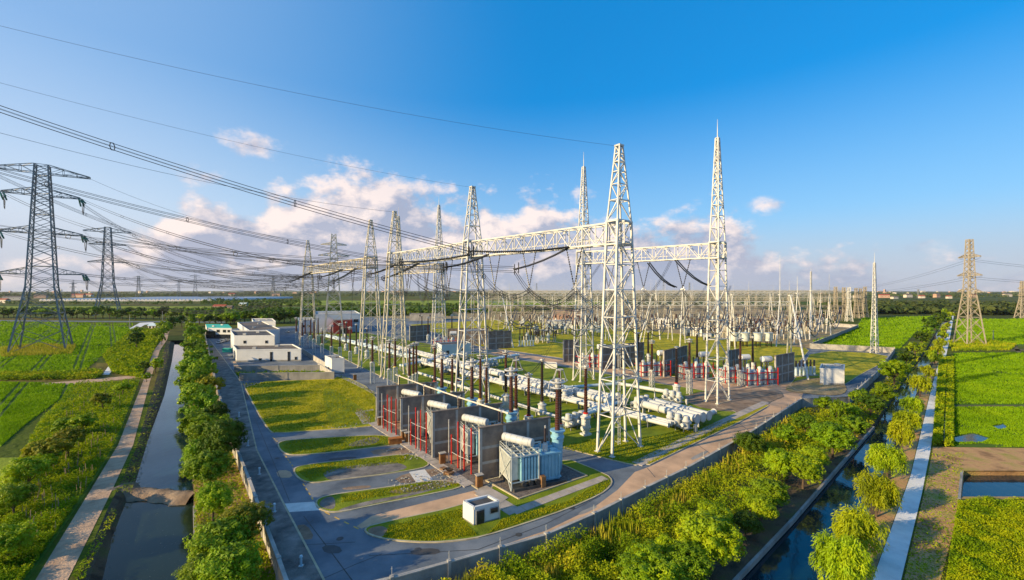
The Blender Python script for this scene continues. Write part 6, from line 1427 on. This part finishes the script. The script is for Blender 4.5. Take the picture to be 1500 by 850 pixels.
# ------------------------------------------------------------------ sky, sun, camera
SUN_DIR = Vector((-.905, -.425, 0)).normalized(); EL_ = R(18)
sun = bpy.data.lights.new('sun', 'SUN'); sun.energy = 5.0; sun.angle = R(.6); sun.color = (1, .75, .40)
so = bpy.data.objects.new('sun', sun); COL.objects.link(so)
sd = Vector((SUN_DIR.x * math.cos(EL_), SUN_DIR.y * math.cos(EL_), math.sin(EL_))); so.rotation_euler = sd.to_track_quat('Z', 'Y').to_euler()
wd = bpy.data.worlds.new('World'); S.world = wd; wd.use_nodes = True; t = wd.node_tree; N, L = t.nodes, t.links; N.clear()
out = N.new('ShaderNodeOutputWorld'); bg = N.new('ShaderNodeBackground'); bg.inputs['Strength'].default_value = .105
sky = N.new('ShaderNodeTexSky'); sky.sky_type = 'NISHITA'; sky.sun_disc = False; sky.sun_elevation = EL_; sky.sun_rotation = math.atan2(SUN_DIR.x, SUN_DIR.y)
sky.air_density = 1.0; sky.dust_density = .6; sky.ozone_density = 1.6
def MA(op, a, b=None, c=None, clamp=False):
    n = N.new('ShaderNodeMath'); n.operation = op; n.use_clamp = clamp
    for i, v in enumerate((a, b, c)):
        if v is None: continue
        if isinstance(v, (int, float)): n.inputs[i].default_value = v
        else: L.new(v, n.inputs[i])
    return n.outputs[0]
def MIX(f, a, b):
    n = N.new('ShaderNodeMix'); n.data_type = 'RGBA'
    for i, v in ((0, f), (6, a), (7, b)):
        if isinstance(v, tuple): n.inputs[i].default_value = (*v, 1)
        elif isinstance(v, (int, float)): n.inputs[i].default_value = v
        else: L.new(v, n.inputs[i])
    return n.outputs[2]
tc = N.new('ShaderNodeTexCoord'); sx = N.new('ShaderNodeSeparateXYZ'); L.new(tc.outputs['Generated'], sx.inputs[0])
az = MA('ARCTAN2', sx.outputs[0], sx.outputs[1]); el = MA('ARCSINE', sx.outputs[2])
def noise(scale, detail, ox=0., oy=0., rough=.55, ky=1.0, dist=0.):
    c = N.new('ShaderNodeCombineXYZ'); L.new(MA('ADD', az, ox), c.inputs[0]); L.new(MA('MULTIPLY', MA('ADD', el, oy), ky), c.inputs[1]); c.inputs[2].default_value = 3.7
    n = N.new('ShaderNodeTexNoise'); n.inputs['Scale'].default_value = scale; n.inputs['Detail'].default_value = detail; n.inputs['Roughness'].default_value = rough; n.inputs['Distortion'].default_value = dist
    L.new(c.outputs[0], n.inputs['Vector']); return n.outputs['Fac']
TOP = [(-200, 392), (0, 388), (120, 370), (215, 330), (245, 285), (290, 268), (335, 278), (365, 275), (400, 240), (450, 236), (510, 242), (565, 250), (620, 258), (680, 280), (715, 272), (745, 296), (790, 272), (840, 288), (880, 300), (930, 318), (980, 314), (1020, 312), (1070, 310), (1095, 335), (1130, 355), (1200, 368), (1260, 370), (1340, 370), (1420, 382), (1700, 385)]
rp = N.new('ShaderNodeValToRGB'); rp.color_ramp.interpolation = 'EASE'; e = rp.color_ramp.elements
A0, A1 = math.atan((-200 - 750) / 620), math.atan(950 / 620)
for i, (x, yy) in enumerate(TOP):
    a = math.atan((x - 750) / 620); p = (a - A0) / (A1 - A0); v = math.atan((425 - yy) / 620 * math.cos(a)) / .4
    q = e[i] if i < 2 else e.new(p)
    q.position = p; q.color = (v, v, v, 1)
L.new(MA('DIVIDE', MA('SUBTRACT', az, A0), A1 - A0), rp.inputs['Fac'])
rc = N.new('ShaderNodeSeparateColor'); L.new(rp.outputs[0], rc.inputs[0]); top = MA('MULTIPLY', rc.outputs[0], .4)
n1 = noise(9, 8, 0, 0, .58, 1.5); n2 = noise(9, 8, -.03, .022, .58, 1.5); n3 = noise(26, 5, .3, 0, .6, 1.5); n4 = noise(3.2, 4, 1.3, 0, .5, 1.6)
dd = MA('ADD', MA('SUBTRACT', top, el), MA('MULTIPLY', MA('SUBTRACT', n1, .52), .36)); dd = MA('ADD', dd, MA('MULTIPLY', MA('SUBTRACT', n3, .5), .05))
for bx, by, br in ((372, 214, .10), (300, 258, .09), (1126, 300, .055), (1345, 366, .055)):
    a0 = math.atan((bx - 750) / 620); e0 = math.atan((425 - by) / 620 * math.cos(a0))
    ds = MA('SQRT', MA('ADD', MA('POWER', MA('ABSOLUTE', MA('SUBTRACT', az, a0)), 2.), MA('POWER', MA('ABSOLUTE', MA('MULTIPLY', MA('SUBTRACT', el, e0), 2.0)), 2.)))
    dd = MA('MAXIMUM', dd, MA('ADD', MA('SUBTRACT', br * .55, ds), MA('ADD', MA('MULTIPLY', MA('SUBTRACT', n1, .5), .16), MA('MULTIPLY', MA('SUBTRACT', n3, .5), .10))))
alpha = N.new('ShaderNodeMapRange'); alpha.interpolation_type = 'SMOOTHSTEP'; L.new(dd, alpha.inputs['Value']); alpha.inputs['From Min'].default_value = -.004; alpha.inputs['From Max'].default_value = .065
lit = MA('ADD', MA('MULTIPLY', MA('SUBTRACT', n1, n2), 5.0), .42); lit = MA('ADD', lit, MA('MULTIPLY', MA('SUBTRACT', el, .10), 3.2)); lit = MA('SUBTRACT', lit, MA('MULTIPLY', dd, 2.0), None, True)
lit = MA('ADD', lit, MA('MULTIPLY', MA('SUBTRACT', n4, .5), .8), None, True)
cloud = MIX(lit, (2.35, 2.6, 3.45), (6.1, 5.2, 4.9))
tint = N.new('ShaderNodeMix'); tint.data_type = 'RGBA'; tint.blend_type = 'MULTIPLY'; tint.inputs[0].default_value = 1; L.new(sky.outputs[0], tint.inputs[6]); tint.inputs[7].default_value = (.12, .95, 1.35, 1)   # very clear, deep blue evening air
pale = MA('POWER', MA('SUBTRACT', 1.0, MA('DIVIDE', MA("MAXIMUM", el, 0.), .42), None, True), 1.25)     # thin air haze low in the sky
west = N.new('ShaderNodeMapRange'); west.interpolation_type = 'SMOOTHSTEP'; L.new(az, west.inputs['Value']); west.inputs['From Min'].default_value = .10; west.inputs['From Max'].default_value = -1.0
f1 = MA('ADD', MA('MULTIPLY', pale, .95), MA('MULTIPLY', west.outputs[0], .40), None, True)
hcol = MIX(west.outputs[0], (2.9, 4.1, 5.2), (3.8, 4.4, 5.2))
low = N.new('ShaderNodeMapRange'); low.interpolation_type = 'SMOOTHSTEP'; L.new(el, low.inputs['Value']); low.inputs['From Min'].default_value = .17; low.inputs['From Max'].default_value = .0; low.inputs['To Max'].default_value = .85
base = MIX(low.outputs[0], MIX(f1, MIX(.62, tint.outputs[2], (.02, 1.48, 4.2)), hcol), (3.3, 3.35, 3.8))
fade = N.new('ShaderNodeMapRange'); L.new(el, fade.inputs['Value']); fade.inputs['From Min'].default_value = .0; fade.inputs['From Max'].default_value = .06; fade.inputs['To Min'].default_value = .55; fade.inputs['To Max'].default_value = .95
front = MA('GREATER_THAN', sx.outputs[1], 0.)
fin = MIX(MA('MULTIPLY', MA('MULTIPLY', alpha.outputs[0], fade.outputs[0]), front), base, cloud)
L.new(fin, bg.inputs['Color']); L.new(bg.outputs[0], out.inputs['Surface'])

hm = bpy.data.materials.new('haze_air'); ht = nt(hm); ho = ht.nodes.new('ShaderNodeOutputMaterial'); hv = ht.nodes.new('ShaderNodeVolumePrincipled')
hv.inputs['Color'].default_value = (.86, .88, .93, 1); hv.inputs['Density'].default_value = .00003; hv.inputs['Anisotropy'].default_value = .2
ht.links.new(hv.outputs[0], ho.inputs['Volume']); MATS['haze_air'] = hm
tag(MB().box((0, 6970, 68), (18400, 14400, 142)).build('haze', 'haze_air'), 'thin pale evening haze over the whole plain', 'haze', kind='stuff')
cam = bpy.data.cameras.new('camera'); cam.sensor_width = 36; cam.lens = 36 * F / 1500; cam.clip_end = 30000; cam.clip_start = .5
co = bpy.data.objects.new('camera', cam); COL.objects.link(co); co.location = (0, 0, H); co.rotation_euler = (R(90), 0, 0); S.camera = co
S.view_settings.view_transform = 'Standard'; S.view_settings.look = 'None'; S.view_settings.exposure = 0.75; S.view_settings.gamma = 1; S.view_settings.use_curve_mapping = False
S.cycles.max_bounces = 5; S.cycles.diffuse_bounces = 2; S.cycles.transmission_bounces = 3
